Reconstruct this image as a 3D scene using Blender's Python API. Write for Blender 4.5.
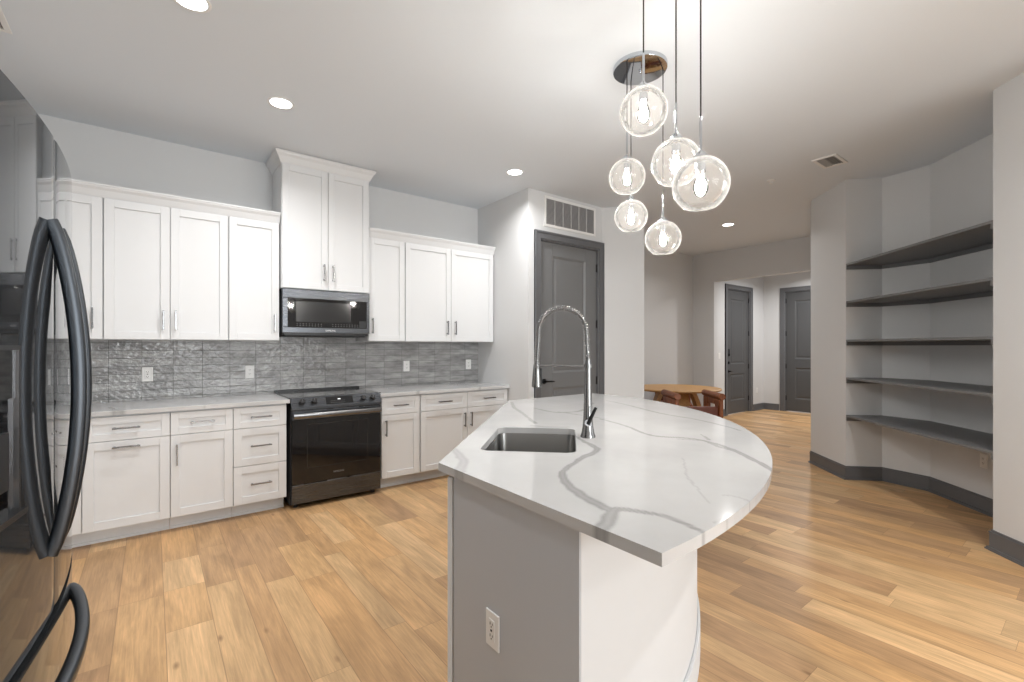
import bpy, bmesh, math, random
from mathutils import Vector, Matrix
random.seed(7)
PI = math.pi
scene = bpy.context.scene
for o in list(bpy.data.objects):
    bpy.data.objects.remove(o)
COL = scene.collection

# ------------------------------------------------------------------ camera
CEIL = 3.048
cam_d = bpy.data.cameras.new('camera')
cam = bpy.data.objects.new('camera', cam_d)
COL.objects.link(cam)
cam.location = (0, 0, 1.35)
cam.rotation_euler = (PI/2, 0, math.radians(52.2-90))
cam_d.sensor_width = 36
cam_d.lens = 464/1024*36
cam_d.shift_y = 5.5/1024
cam_d.clip_start = 0.02
scene.camera = cam

# ------------------------------------------------------------------ world, daylight, exposure
scene.view_settings.view_transform = 'Standard'
scene.view_settings.look = 'None'
scene.view_settings.exposure = 0.36
scene.view_settings.gamma = 1
scene.view_settings.use_curve_mapping = False
w = bpy.data.worlds.new('world')
scene.world = w
w.use_nodes = True
w.node_tree.nodes['Background'].inputs[0].default_value = (0.90, 0.95, 1.0, 1)
w.node_tree.nodes['Background'].inputs[1].default_value = 1.2


def area_light(name, loc, rot, sx, sy, power, col=(1, 1, 1)):
    d = bpy.data.lights.new(name, 'AREA')
    d.shape = 'RECTANGLE'
    d.size = sx
    d.size_y = sy
    d.energy = power
    d.color = col
    o = bpy.data.objects.new(name, d)
    COL.objects.link(o)
    o.location = loc
    o.rotation_euler = rot
    return o


# daylight through the living room windows behind the camera
DAY = (0.97, 0.985, 1.0)
area_light('daylight_south', (1.5, -5.30, 1.45), (PI/2, 0, 0), 2.6, 2.3, 170, DAY)
area_light('daylight_east', (6.80, -2.6, 1.45), (PI/2, 0, PI/2), 3.6, 2.3, 80, DAY)

DOWNLIGHT_W = 13
BULB_W = 9.5

# ------------------------------------------------------------------ materials
MATS = {}


def mat(name, col, rough=0.5, metal=0.0, coat=0.0, spec=0.5, emis=None, emis_s=0.0):
    if name in MATS:
        return MATS[name]
    m = bpy.data.materials.new(name)
    m.use_nodes = True
    b = m.node_tree.nodes['Principled BSDF']
    b.inputs['Base Color'].default_value = (*col, 1)
    b.inputs['Roughness'].default_value = rough
    b.inputs['Metallic'].default_value = metal
    b.inputs['Coat Weight'].default_value = coat
    b.inputs['Specular IOR Level'].default_value = spec
    if emis:
        b.inputs['Emission Color'].default_value = (*emis, 1)
        b.inputs['Emission Strength'].default_value = emis_s
    MATS[name] = m
    return m


def nt(m):
    return m.node_tree.nodes, m.node_tree.links, m.node_tree.nodes['Principled BSDF']


def add_noise_bump(m, scale=300, strength=0.05, dist=0.001, coord='Object'):
    n, l, b = nt(m)
    tc = n.new('ShaderNodeTexCoord')
    ns = n.new('ShaderNodeTexNoise')
    ns.inputs['Scale'].default_value = scale
    bp = n.new('ShaderNodeBump')
    bp.inputs['Strength'].default_value = strength
    bp.inputs['Distance'].default_value = dist
    l.new(tc.outputs[coord], ns.inputs['Vector'])
    l.new(ns.outputs['Fac'], bp.inputs['Height'])
    l.new(bp.outputs['Normal'], b.inputs['Normal'])
    return m


M_wall = add_noise_bump(mat('wall_paint', (0.65, 0.658, 0.664), 0.6), 180, 0.12, 0.001)
M_ceil = add_noise_bump(mat('ceiling_paint', (0.72, 0.765, 0.81), 0.75), 150, 0.15, 0.001)
M_cab = mat('white_cabinet_paint', (0.70, 0.71, 0.72), 0.38)
M_white = mat('white_plastic', (0.80, 0.80, 0.79), 0.35)
M_trim = mat('dark_grey_trim_paint', (0.125, 0.128, 0.136), 0.42)
M_door = mat('grey_door_paint', (0.175, 0.178, 0.182), 0.40)
M_entry = mat('dark_grey_foyer_door', (0.085, 0.087, 0.090), 0.40)  # darker grey for both foyer doors
M_shelf = mat('dark_grey_shelf_paint', (0.16, 0.163, 0.168), 0.45)
M_nickel = mat('satin_nickel', (0.27, 0.27, 0.27), 0.22, 1.0)
M_pull = mat('brushed_nickel_pull', (0.26, 0.26, 0.265), 0.25, 1.0)
M_chrome = mat('chrome', (0.60, 0.63, 0.67), 0.07, 1.0)
M_black = mat('black_plastic', (0.012, 0.012, 0.013), 0.35)
M_blackmetal = mat('black_metal', (0.02, 0.02, 0.02), 0.35, 0.6)
M_bglass = mat('black_glass', (0.005, 0.005, 0.006), 0.05, 0.0, 0.12)
M_slot = mat('dark_slot', (0.03, 0.03, 0.03), 0.6)
M_gasket = mat('dark_gasket', (0.02, 0.02, 0.022), 0.6)
M_cord = mat('black_fabric_cord', (0.02, 0.02, 0.02), 0.7)
M_louver = mat('grey_louver', (0.30, 0.30, 0.305), 0.5)
M_leather = add_noise_bump(mat('rust_brown_leather', (0.13, 0.035, 0.018), 0.45), 60, 0.2, 0.002)


def steel(name, col, rough, sx=4, sy=4, sz=400, amt=0.06):
    m = mat(name, col, rough, 1.0)
    n, l, b = nt(m)
    tc = n.new('ShaderNodeTexCoord')
    mp = n.new('ShaderNodeMapping')
    mp.inputs['Scale'].default_value = (sx, sy, sz)
    ns = n.new('ShaderNodeTexNoise')
    ns.inputs['Scale'].default_value = 1.0
    ns.inputs['Detail'].default_value = 3
    mr = n.new('ShaderNodeMapRange')
    mr.inputs['To Min'].default_value = max(0.02, rough-amt)
    mr.inputs['To Max'].default_value = rough+amt
    l.new(tc.outputs['Object'], mp.inputs['Vector'])
    l.new(mp.outputs['Vector'], ns.inputs['Vector'])
    l.new(ns.outputs['Fac'], mr.inputs['Value'])
    l.new(mr.outputs['Result'], b.inputs['Roughness'])
    return m


M_steel = steel('dark_stainless', (0.105, 0.11, 0.12), 0.28)
M_fridge = mat('black_stainless', (0.03, 0.032, 0.035), 0.04)
M_fridge.node_tree.nodes['Principled BSDF'].inputs['IOR'].default_value = 1.6
M_fridge.node_tree.nodes['Principled BSDF'].inputs['Specular Tint'].default_value = (0.66, 0.84, 1.0, 1)
M_fhandle = mat('black_stainless_handle', (0.065, 0.071, 0.079), 0.36, 1.0)
M_sink = steel('brushed_sink_steel', (0.25, 0.247, 0.24), 0.30, 300, 4, 4, 0.08)


def wood_mat(name, c1, c2, scale=(18, 2.0, 18), rough=0.45):
    m = mat(name, c1, rough)
    n, l, b = nt(m)
    tc = n.new('ShaderNodeTexCoord')
    mp = n.new('ShaderNodeMapping')
    mp.inputs['Scale'].default_value = scale
    ns = n.new('ShaderNodeTexNoise')
    ns.inputs['Scale'].default_value = 2.2
    ns.inputs['Detail'].default_value = 6
    ns.inputs['Distortion'].default_value = 1.0
    cr = n.new('ShaderNodeValToRGB')
    cr.color_ramp.elements[0].position = 0.3
    cr.color_ramp.elements[0].color = (*c2, 1)
    cr.color_ramp.elements[1].position = 0.7
    cr.color_ramp.elements[1].color = (*c1, 1)
    l.new(tc.outputs['Object'], mp.inputs['Vector'])
    l.new(mp.outputs['Vector'], ns.inputs['Vector'])
    l.new(ns.outputs['Fac'], cr.inputs['Fac'])
    l.new(cr.outputs['Color'], b.inputs['Base Color'])
    return m


M_oak = wood_mat('light_oak', (0.62, 0.36, 0.14), (0.46, 0.24, 0.085))
M_redwood = wood_mat('red_brown_wood', (0.27, 0.085, 0.026), (0.16, 0.045, 0.014), (14, 14, 2))


def floor_material():
    m = mat('oak_floor_planks', (0.5, 0.35, 0.2), 0.40, spec=0.35)
    n, l, b = nt(m)
    uv = n.new('ShaderNodeUVMap'); uv.uv_map = 'grain'
    at = n.new('ShaderNodeVertexColor'); at.layer_name = 'plank'
    sep = n.new('ShaderNodeSeparateColor')
    l.new(at.outputs['Color'], sep.inputs['Color'])
    # tone of each plank
    tone = n.new('ShaderNodeValToRGB')
    cr = tone.color_ramp
    cr.elements[0].position = 0.0; cr.elements[0].color = (0.40, 0.240, 0.125, 1)
    cr.elements[1].position = 1.0; cr.elements[1].color = (0.66, 0.43, 0.225, 1)
    e = cr.elements.new(0.25); e.color = (0.48, 0.295, 0.150, 1)
    e = cr.elements.new(0.5); e.color = (0.58, 0.345, 0.160, 1)
    e = cr.elements.new(0.75); e.color = (0.56, 0.365, 0.190, 1)
    l.new(sep.outputs['Red'], tone.inputs['Fac'])
    # fine grain along the plank
    mp = n.new('ShaderNodeMapping'); mp.inputs['Scale'].default_value = (95, 4.0, 1)
    l.new(uv.outputs['UV'], mp.inputs['Vector'])
    g = n.new('ShaderNodeTexNoise'); g.inputs['Scale'].default_value = 1.0
    g.inputs['Detail'].default_value = 6; g.inputs['Roughness'].default_value = 0.65
    g.inputs['Distortion'].default_value = 0.6
    l.new(mp.outputs['Vector'], g.inputs['Vector'])
    # broad figure
    mp2 = n.new('ShaderNodeMapping'); mp2.inputs['Scale'].default_value = (7, 1.4, 1)
    l.new(uv.outputs['UV'], mp2.inputs['Vector'])
    g2 = n.new('ShaderNodeTexNoise'); g2.inputs['Scale'].default_value = 1.0
    g2.inputs['Detail'].default_value = 3; g2.inputs['Distortion'].default_value = 1.5
    l.new(mp2.outputs['Vector'], g2.inputs['Vector'])
    mul1 = n.new('ShaderNodeMapRange')
    mul1.inputs['From Min'].default_value = 0.3; mul1.inputs['From Max'].default_value = 0.7
    mul1.inputs['To Min'].default_value = 0.78; mul1.inputs['To Max'].default_value = 1.14
    l.new(g.outputs['Fac'], mul1.inputs['Value'])
    mul2 = n.new('ShaderNodeMapRange')
    mul2.inputs['From Min'].default_value = 0.3; mul2.inputs['From Max'].default_value = 0.7
    mul2.inputs['To Min'].default_value = 0.80; mul2.inputs['To Max'].default_value = 1.16
    l.new(g2.outputs['Fac'], mul2.inputs['Value'])
    mm = n.new('ShaderNodeMath'); mm.operation = 'MULTIPLY'
    l.new(mul1.outputs['Result'], mm.inputs[0]); l.new(mul2.outputs['Result'], mm.inputs[1])
    # knots
    mp3 = n.new('ShaderNodeMapping'); mp3.inputs['Scale'].default_value = (8.5, 3.4, 1)
    l.new(uv.outputs['UV'], mp3.inputs['Vector'])
    vo = n.new('ShaderNodeTexVoronoi'); vo.inputs['Scale'].default_value = 1.0
    l.new(mp3.outputs['Vector'], vo.inputs['Vector'])
    vsep = n.new('ShaderNodeSeparateColor'); l.new(vo.outputs['Color'], vsep.inputs['Color'])
    gate = n.new('ShaderNodeMath'); gate.operation = 'GREATER_THAN'; gate.inputs[1].default_value = 0.70
    l.new(vsep.outputs['Red'], gate.inputs[0])
    kn = n.new('ShaderNodeMapRange')
    kn.inputs['From Min'].default_value = 0.03; kn.inputs['From Max'].default_value = 0.13
    kn.inputs['To Min'].default_value = 0.6; kn.inputs['To Max'].default_value = 0.0
    l.new(vo.outputs['Distance'], kn.inputs['Value'])
    kf = n.new('ShaderNodeMath'); kf.operation = 'MULTIPLY'
    l.new(kn.outputs['Result'], kf.inputs[0]); l.new(gate.outputs[0], kf.inputs[1])
    vm = n.new('ShaderNodeVectorMath'); vm.operation = 'SCALE'
    l.new(tone.outputs['Color'], vm.inputs[0]); l.new(mm.outputs[0], vm.inputs['Scale'])
    mk = n.new('ShaderNodeMix'); mk.data_type = 'RGBA'
    mk.inputs['B'].default_value = (0.14, 0.06, 0.025, 1)
    l.new(kf.outputs[0], mk.inputs['Factor']); l.new(vm.outputs[0], mk.inputs['A'])
    # seams
    uv2 = n.new('ShaderNodeUVMap'); uv2.uv_map = 'edge'
    sx = n.new('ShaderNodeSeparateXYZ'); l.new(uv2.outputs['UV'], sx.inputs[0])
    mn = n.new('ShaderNodeMath'); mn.operation = 'MINIMUM'
    l.new(sx.outputs['X'], mn.inputs[0]); l.new(sx.outputs['Y'], mn.inputs[1])

    ed = n.new('ShaderNodeMapRange')
    ed.inputs['From Min'].default_value = 0.0006; ed.inputs['From Max'].default_value = 0.0022
    ed.inputs['To Min'].default_value = 0.55; ed.inputs['To Max'].default_value = 0.0
    l.new(mn.outputs[0], ed.inputs['Value'])
    me = n.new('ShaderNodeMix'); me.data_type = 'RGBA'
    me.inputs['B'].default_value = (0.13, 0.07, 0.035, 1)
    l.new(ed.outputs['Result'], me.inputs['Factor']); l.new(mk.outputs['Result'], me.inputs['A'])
    l.new(me.outputs['Result'], b.inputs['Base Color'])
    bp = n.new('ShaderNodeBump'); bp.inputs['Strength'].default_value = 0.15; bp.inputs['Distance'].default_value = 0.001
    l.new(g.outputs['Fac'], bp.inputs['Height']); l.new(bp.outputs['Normal'], b.inputs['Normal'])
    return m


M_floor = floor_material()


def quartz_material():
    m = mat('white_veined_quartz', (0.75, 0.75, 0.74), 0.10)
    n, l, b = nt(m)
    at = n.new('ShaderNodeVertexColor'); at.layer_name = 'vein'
    sep = n.new('ShaderNodeSeparateColor'); l.new(at.outputs['Color'], sep.inputs['Color'])
    tc = n.new('ShaderNodeTexCoord')
    ns = n.new('ShaderNodeTexNoise'); ns.inputs['Scale'].default_value = 3.0; ns.inputs['Detail'].default_value = 5
    l.new(tc.outputs['Object'], ns.inputs['Vector'])
    cr = n.new('ShaderNodeValToRGB')
    cr.color_ramp.elements[0].position = 0.3; cr.color_ramp.elements[0].color = (0.50, 0.50, 0.50, 1)
    cr.color_ramp.elements[1].position = 0.7; cr.color_ramp.elements[1].color = (0.57, 0.57, 0.57, 1)
    l.new(ns.outputs['Fac'], cr.inputs['Fac'])
    mx = n.new('ShaderNodeMix'); mx.data_type = 'RGBA'
    mx.inputs['B'].default_value = (0.24, 0.24, 0.235, 1)
    l.new(sep.outputs['Red'], mx.inputs['Factor']); l.new(cr.outputs['Color'], mx.inputs['A'])
    l.new(mx.outputs['Result'], b.inputs['Base Color'])
    return m


M_quartz = quartz_material()


def tile_material():
    m = mat('grey_glazed_tile', (0.3, 0.3, 0.3), 0.08)
    n, l, b = nt(m)
    tc = n.new('ShaderNodeTexCoord')
    sp = n.new('ShaderNodeSeparateXYZ'); l.new(tc.outputs['Object'], sp.inputs[0])
    cb = n.new('ShaderNodeCombineXYZ')
    ax = n.new('ShaderNodeMath'); ax.operation = 'ADD'; ax.inputs[1].default_value = -0.138+0.2035*10
    az = n.new('ShaderNodeMath'); az.operation = 'ADD'; az.inputs[1].default_value = -1.19+0.0635*30
    l.new(sp.outputs['X'], ax.inputs[0]); l.new(sp.outputs['Z'], az.inputs[0])
    l.new(ax.outputs[0], cb.inputs['X']); l.new(az.outputs[0], cb.inputs['Y'])
    br = n.new('ShaderNodeTexBrick')
    br.offset = 0.0; br.squash = 1.0
    br.inputs['Scale'].default_value = 1.0
    br.inputs['Brick Width'].default_value = 0.2035
    br.inputs['Row Height'].default_value = 0.0635
    br.inputs['Mortar Size'].default_value = 0.0018
    br.inputs['Mortar Smooth'].default_value = 0.3
    br.inputs['Color1'].default_value = (0.28, 0.28, 0.28, 1)
    br.inputs['Color2'].default_value = (0.37, 0.37, 0.37, 1)
    br.inputs['Mortar'].default_value = (0.12, 0.12, 0.12, 1)
    l.new(cb.outputs[0], br.inputs['Vector'])
    # cloudy glaze
    mp = n.new('ShaderNodeMapping'); mp.inputs['Scale'].default_value = (7, 7, 26)
    l.new(tc.outputs['Object'], mp.inputs['Vector'])
    ns = n.new('ShaderNodeTexNoise'); ns.inputs['Scale'].default_value = 1; ns.inputs['Detail'].default_value = 4
    l.new(mp.outputs['Vector'], ns.inputs['Vector'])
    mr = n.new('ShaderNodeMapRange'); mr.inputs['From Min'].default_value = 0.3; mr.inputs['From Max'].default_value = 0.7
    mr.inputs['To Min'].default_value = 0.75; mr.inputs['To Max'].default_value = 1.3
    l.new(ns.outputs['Fac'], mr.inputs['Value'])
    vm = n.new('ShaderNodeVectorMath'); vm.operation = 'SCALE'
    l.new(br.outputs['Color'], vm.inputs[0]); l.new(mr.outputs['Result'], vm.inputs['Scale'])
    l.new(vm.outputs[0], b.inputs['Base Color'])
    # rippled glaze relief
    mp2 = n.new('ShaderNodeMapping'); mp2.inputs['Scale'].default_value = (26, 26, 40)
    l.new(tc.outputs['Object'], mp2.inputs['Vector'])
    n2 = n.new('ShaderNodeTexNoise'); n2.inputs['Scale'].default_value = 1; n2.inputs['Detail'].default_value = 2
    l.new(mp2.outputs['Vector'], n2.inputs['Vector'])
    b1 = n.new('ShaderNodeBump'); b1.inputs['Strength'].default_value = 0.7; b1.inputs['Distance'].default_value = 0.012
    l.new(n2.outputs['Fac'], b1.inputs['Height'])
    b2 = n.new('ShaderNodeBump'); b2.inputs['Strength'].default_value = 0.8; b2.inputs['Distance'].default_value = 0.002
    b2.invert = True
    l.new(br.outputs['Fac'], b2.inputs['Height']); l.new(b1.outputs['Normal'], b2.inputs['Normal'])
    l.new(b2.outputs['Normal'], b.inputs['Normal'])
    rr = n.new('ShaderNodeMapRange'); rr.inputs['To Min'].default_value = 0.05; rr.inputs['To Max'].default_value = 0.6
    l.new(br.outputs['Fac'], rr.inputs['Value']); l.new(rr.outputs['Result'], b.inputs['Roughness'])
    return m


M_tile = tile_material()


def thin_glass(name, tint=(0.96, 0.955, 0.94), bump=0.0, ior=1.5, edge=0.35, seeds=0.0):
    m = bpy.data.materials.new(name); m.use_nodes = True
    n, l = m.node_tree.nodes, m.node_tree.links
    n.clear()
    out = n.new('ShaderNodeOutputMaterial')
    tr = n.new('ShaderNodeBsdfTransparent'); tr.inputs[0].default_value = (*tint, 1)
    gl = n.new('ShaderNodeBsdfGlossy'); gl.inputs['Roughness'].default_value = 0.03
    lw = n.new('ShaderNodeLayerWeight'); lw.inputs['Blend'].default_value = edge
    fr = n.new('ShaderNodeFresnel'); fr.inputs['IOR'].default_value = ior
    ad = n.new('ShaderNodeMath'); ad.operation = 'MAXIMUM'
    pw = n.new('ShaderNodeMath'); pw.operation = 'POWER'; pw.inputs[1].default_value = 7.0
    l.new(lw.outputs['Facing'], pw.inputs[0])
    l.new(fr.outputs[0], ad.inputs[0]); l.new(pw.outputs[0], ad.inputs[1])
    mx = n.new('ShaderNodeMixShader')
    l.new(ad.outputs[0], mx.inputs[0]); l.new(tr.outputs[0], mx.inputs[1]); l.new(gl.outputs[0], mx.inputs[2])
    if seeds:
        tl = n.new('ShaderNodeBsdfTranslucent'); df = n.new('ShaderNodeBsdfDiffuse')
        tl.inputs[0].default_value = (0.95, 0.93, 0.90, 1); df.inputs[0].default_value = (0.95, 0.93, 0.90, 1)
        a2 = n.new('ShaderNodeMixShader'); a2.inputs[0].default_value = 0.5
        l.new(tl.outputs[0], a2.inputs[1]); l.new(df.outputs[0], a2.inputs[2])
        sc_ = n.new('ShaderNodeMapRange'); sc_.inputs['To Min'].default_value = seeds*0.35; sc_.inputs['To Max'].default_value = seeds*2.5
        p3 = n.new('ShaderNodeMath'); p3.operation = 'POWER'; p3.inputs[1].default_value = 3.0
        l.new(lw.outputs['Facing'], p3.inputs[0]); l.new(p3.outputs[0], sc_.inputs['Value'])
        m2 = n.new('ShaderNodeMixShader')
        l.new(sc_.outputs['Result'], m2.inputs[0]); l.new(mx.outputs[0], m2.inputs[1]); l.new(a2.outputs[0], m2.inputs[2])
        mx = m2
    if bump:
        tc = n.new('ShaderNodeTexCoord'); ns = n.new('ShaderNodeTexNoise'); ns.inputs['Scale'].default_value = 30
        bp = n.new('ShaderNodeBump'); bp.inputs['Strength'].default_value = bump; bp.inputs['Distance'].default_value = 0.004
        l.new(tc.outputs['Object'], ns.inputs['Vector']); l.new(ns.outputs['Fac'], bp.inputs['Height'])
        l.new(bp.outputs['Normal'], gl.inputs['Normal'])
    l.new(mx.outputs[0], out.inputs[0])
    return m


M_globe = thin_glass('clear_seeded_glass', (0.975, 0.97, 0.965), 0.5, 1.25, 0.4, 0.035)
M_bulbglass = thin_glass('clear_bulb_glass', (0.97, 0.96, 0.93), 0, 1.4, 0.2)
M_window = thin_glass('window_glass', (0.97, 0.98, 0.98), 0, 1.3, 0.1)
M_glow = mat('glowing_filament', (1, 0.9, 0.8), 0.5, emis=(1.0, 0.90, 0.78), emis_s=30)
M_led = mat('glowing_diffuser', (1, 1, 1), 0.5, emis=(1.0, 0.98, 0.95), emis_s=9)

# ------------------------------------------------------------------ builders


class MB:
    def __init__(s):
        s.bm = bmesh.new()

    def xf(s, geo, M):
        if M is not None:
            bmesh.ops.transform(s.bm, matrix=M, verts=geo)

    def box(s, x0, x1, y0, y1, z0, z1, M=None):
        v = [s.bm.verts.new((x, y, z)) for x in (x0, x1) for y in (y0, y1) for z in (z0, z1)]
        for f in ((0, 1, 3, 2), (4, 6, 7, 5), (0, 4, 5, 1), (2, 3, 7, 6), (0, 2, 6, 4), (1, 5, 7, 3)):
            s.bm.faces.new([v[i] for i in f])
        s.xf(v, M)
        return s

    def prism(s, pts, z0, z1, M=None):
        a = [s.bm.verts.new((p[0], p[1], z0)) for p in pts]
        b = [s.bm.verts.new((p[0], p[1], z1)) for p in pts]
        k = len(pts)
        s.bm.faces.new(a[::-1]); s.bm.faces.new(b)
        for i in range(k):
            s.bm.faces.new([a[i], a[(i+1) % k], b[(i+1) % k], b[i]])
        s.xf(a+b, M)
        return s

    def lathe(s, prof, seg=24, M=None, close=False):
        rings = []
        allv = []
        for (r, z) in prof:
            if r < 1e-6:
                v = s.bm.verts.new((0, 0, z)); rings.append([v]); allv.append(v)
            else:
                rg = [s.bm.verts.new((r*math.cos(2*PI*i/seg), r*math.sin(2*PI*i/seg), z)) for i in range(seg)]
                rings.append(rg); allv += rg
        for a, b in zip(rings[:-1], rings[1:]):
            for i in range(seg):
                j = (i+1) % seg
                if len(a) == 1 and len(b) == 1:
                    continue
                if len(a) == 1:
                    s.bm.faces.new([a[0], b[j], b[i]])
                elif len(b) == 1:
                    s.bm.faces.new([a[i], a[j], b[0]])
                else:
                    s.bm.faces.new([a[i], a[j], b[j], b[i]])
        if close:
            for rg in (rings[0], rings[-1]):
                if len(rg) > 1:
                    s.bm.faces.new(rg)
        s.xf(allv, M)
        return s

    def cyl(s, p0, p1, r0, r1=None, seg=16):
        p0 = Vector(p0); p1 = Vector(p1)
        r1 = r0 if r1 is None else r1
        d = p1-p0
        M = Matrix.Translation(p0) @ d.to_track_quat('Z', 'Y').to_matrix().to_4x4()
        return s.lathe([(r0, 0), (r1, d.length)], seg, M, True)

    def tube(s, pts, radii, seg=12, sx=1.0, up=None):
        """swept tube; sx squashes the section along the first frame axis"""
        pts = [Vector(p) for p in pts]
        if not hasattr(radii, '__len__'):
            radii = [radii]*len(pts)
        rings = []
        prev = None
        for i, p in enumerate(pts):
            t = (pts[min(i+1, len(pts)-1)]-pts[max(i-1, 0)]).normalized()
            ref = Vector(up) if up else (prev if prev is not None else (Vector((0, 0, 1)) if abs(t.z) < 0.9 else Vector((1, 0, 0))))
            a = (ref-t*ref.dot(t)).normalized()
            prev = a
            b = t.cross(a)
            rings.append([s.bm.verts.new(p+(a*math.cos(2*PI*k/seg)*sx+b*math.sin(2*PI*k/seg))*radii[i]) for k in range(seg)])
        for a, b in zip(rings[:-1], rings[1:]):
            for i in range(seg):
                j = (i+1) % seg
                s.bm.faces.new([a[i], a[j], b[j], b[i]])
        s.bm.faces.new(rings[0][::-1]); s.bm.faces.new(rings[-1])
        return s

    def sweep(s, pts, sec, side):
        """sweep section [(a,b)] along pts; side = fixed vector for b axis"""
        pts = [Vector(p) for p in pts]
        side = Vector(side).normalized()
        rings = []
        for i, p in enumerate(pts):
            t = (pts[min(i+1, len(pts)-1)]-pts[max(i-1, 0)]).normalized()
            nrm = t.cross(side).normalized()
            rings.append([s.bm.verts.new(p+nrm*a+side*b) for a, b in sec])
        k = len(sec)
        for a, b in zip(rings[:-1], rings[1:]):
            for i in range(k):
                j = (i+1) % k
                s.bm.faces.new([a[i], a[j], b[j], b[i]])
        s.bm.faces.new(rings[0][::-1]); s.bm.faces.new(rings[-1])
        return s

    def build(s, name, m, parent=None, bevel=0.0, smooth=None, loc=None, rotz=0.0):
        bmesh.ops.recalc_face_normals(s.bm, faces=s.bm.faces[:])
        me = bpy.data.meshes.new(name)
        s.bm.to_mesh(me); s.bm.free()
        me.materials.append(m)
        if smooth is not None:
            for p in me.polygons:
                p.use_smooth = True
            me.set_sharp_from_angle(angle=math.radians(smooth))
        o = bpy.data.objects.new(name, me)
        COL.objects.link(o)
        if parent is not None:
            o.parent = parent
        if loc is not None:
            o.location = loc
        o.rotation_euler[2] = rotz
        if bevel:
            bv = o.modifiers.new('bevel', 'BEVEL')
            bv.width = bevel; bv.segments = 2; bv.limit_method = 'ANGLE'; bv.angle_limit = math.radians(40)
            bv.harden_normals = False
        return o


def thing(name, label, cat, loc=(0, 0, 0), rotz=0.0, group=None):
    o = bpy.data.objects.new(name, None)
    o.empty_display_size = 0.1
    COL.objects.link(o)
    o.location = loc; o.rotation_euler = (0, 0, rotz)
    o['label'] = label; o['category'] = cat
    if group:
        o['group'] = group
    return o


def tag(o, label, cat, group=None):
    o['label'] = label; o['category'] = cat
    if group:
        o['group'] = group
    return o


def struct(o):
    o['kind'] = 'structure'
    return o


def text_mesh(name, txt, size, m, parent, M):
    cu = bpy.data.curves.new(name, 'FONT')
    cu.body = txt; cu.size = size; cu.extrude = 0.0002
    cu.align_x = 'CENTER'; cu.align_y = 'CENTER'
    to = bpy.data.objects.new(name, cu)
    COL.objects.link(to)
    bpy.context.view_layer.update()
    me = bpy.data.meshes.new_from_object(to.evaluated_get(bpy.context.evaluated_depsgraph_get()))
    bpy.data.objects.remove(to)
    me.transform(M)
    me.materials.clear(); me.materials.append(m)
    o = bpy.data.objects.new(name, me); COL.objects.link(o); o.parent = parent
    return o


def offset_poly(pts, d):
    """offset an open polyline to its left by d with mitred joints"""
    out = []
    n = len(pts)
    for i in range(n):
        ds = []
        if i > 0:
            a = Vector(pts[i])-Vector(pts[i-1]); ds.append(a.normalized())
        if i < n-1:
            a = Vector(pts[i+1])-Vector(pts[i]); ds.append(a.normalized())
        ns = [Vector((-v.y, v.x)) for v in ds]
        if len(ns) == 1:
            m = ns[0]*d
        else:
            m = (ns[0]+ns[1])
            m = m/(1+ns[0].dot(ns[1]))*d
        out.append((pts[i][0]+m.x, pts[i][1]+m.y))
    return out


# ------------------------------------------------------------------ floor
def make_floor():
    me_v = []; faces = []; g = []; e = []; colr = []
    X = -1.1
    rnd = random.Random(11)
    while X < 10.7:
        wd = rnd.choice([0.115, 0.115, 0.155, 0.155, 0.19])
        if X < 0.87 < X+wd+0.1:
            wd = 0.87-X if 0.87-X > 0.08 else wd
        elif abs(X-0.87) < 1e-4:
            wd = 0.114
        Y = -5.3-rnd.random()*1.2
        while Y < 5.0:
            L = rnd.choice([0.45, 0.6, 0.75, 0.9, 1.1, 1.3, 1.5])*rnd.uniform(0.9, 1.1)
            y0, y1 = max(Y, -5.3), min(Y+L, 5.0)
            if y1 > y0:
                # four triangles-like inner split: edge distance map
                x0, x1 = X, X+wd
                xm = (x0+x1)/2
                ym0 = min(y0+wd/2, (y0+y1)/2); ym1 = max(y1-wd/2, (y0+y1)/2)
                b = len(me_v)
                me_v += [(x0, y0, 0), (x1, y0, 0), (x1, y1, 0), (x0, y1, 0), (xm, y0, 0), (xm, y1, 0)]
                faces += [(b, b+4, b+5, b+3), (b+4, b+1, b+2, b+5)]
                ox, oy = rnd.random()*20, rnd.random()*20
                t = rnd.random()
                for idx in faces[-2]+faces[-1]:
                    vx, vy, _ = me_v[idx]
                    g.append((vx-x0+ox, vy-y0+oy))
                for idx in faces[-2]:
                    e.append((0.0 if idx in (b, b+3) else wd/2, 1.0 if False else 9.0))
                for idx in faces[-1]:
                    e.append((0.0 if idx in (b+1, b+2) else wd/2, 9.0))
                colr += [(t, rnd.random(), 0, 1)]*8
                # end seams as a thin dark strip
                b2 = len(me_v)
                me_v += [(x0, y0, 0.0002), (x1, y0, 0.0002), (x1, y0+0.0016, 0.0002), (x0, y0+0.0016, 0.0002)]
                faces.append((b2, b2+1, b2+2, b2+3))
                g += [(0, 0)]*4; e += [(0, 0)]*4; colr += [(t, 0, 0, 1)]*4
            Y += L
        X += wd
    me = bpy.data.meshes.new('floor')
    me.from_pydata(me_v, [], faces)
    u1 = me.uv_layers.new(name='grain'); u2 = me.uv_layers.new(name='edge')
    for i in range(len(g)):
        u1.data[i].uv = g[i]; u2.data[i].uv = e[i]
    ca = me.color_attributes.new('plank', 'FLOAT_COLOR', 'CORNER')
    for i in range(len(colr)):
        ca.data[i].color = colr[i]
    me.materials.append(M_floor)
    o = bpy.data.objects.new('floor', me); COL.objects.link(o)
    return struct(o)


make_floor()
struct(MB().box(-1.1, 10.75, -5.35, 5.0, CEIL, CEIL+0.15).build('ceiling', M_ceil))

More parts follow.
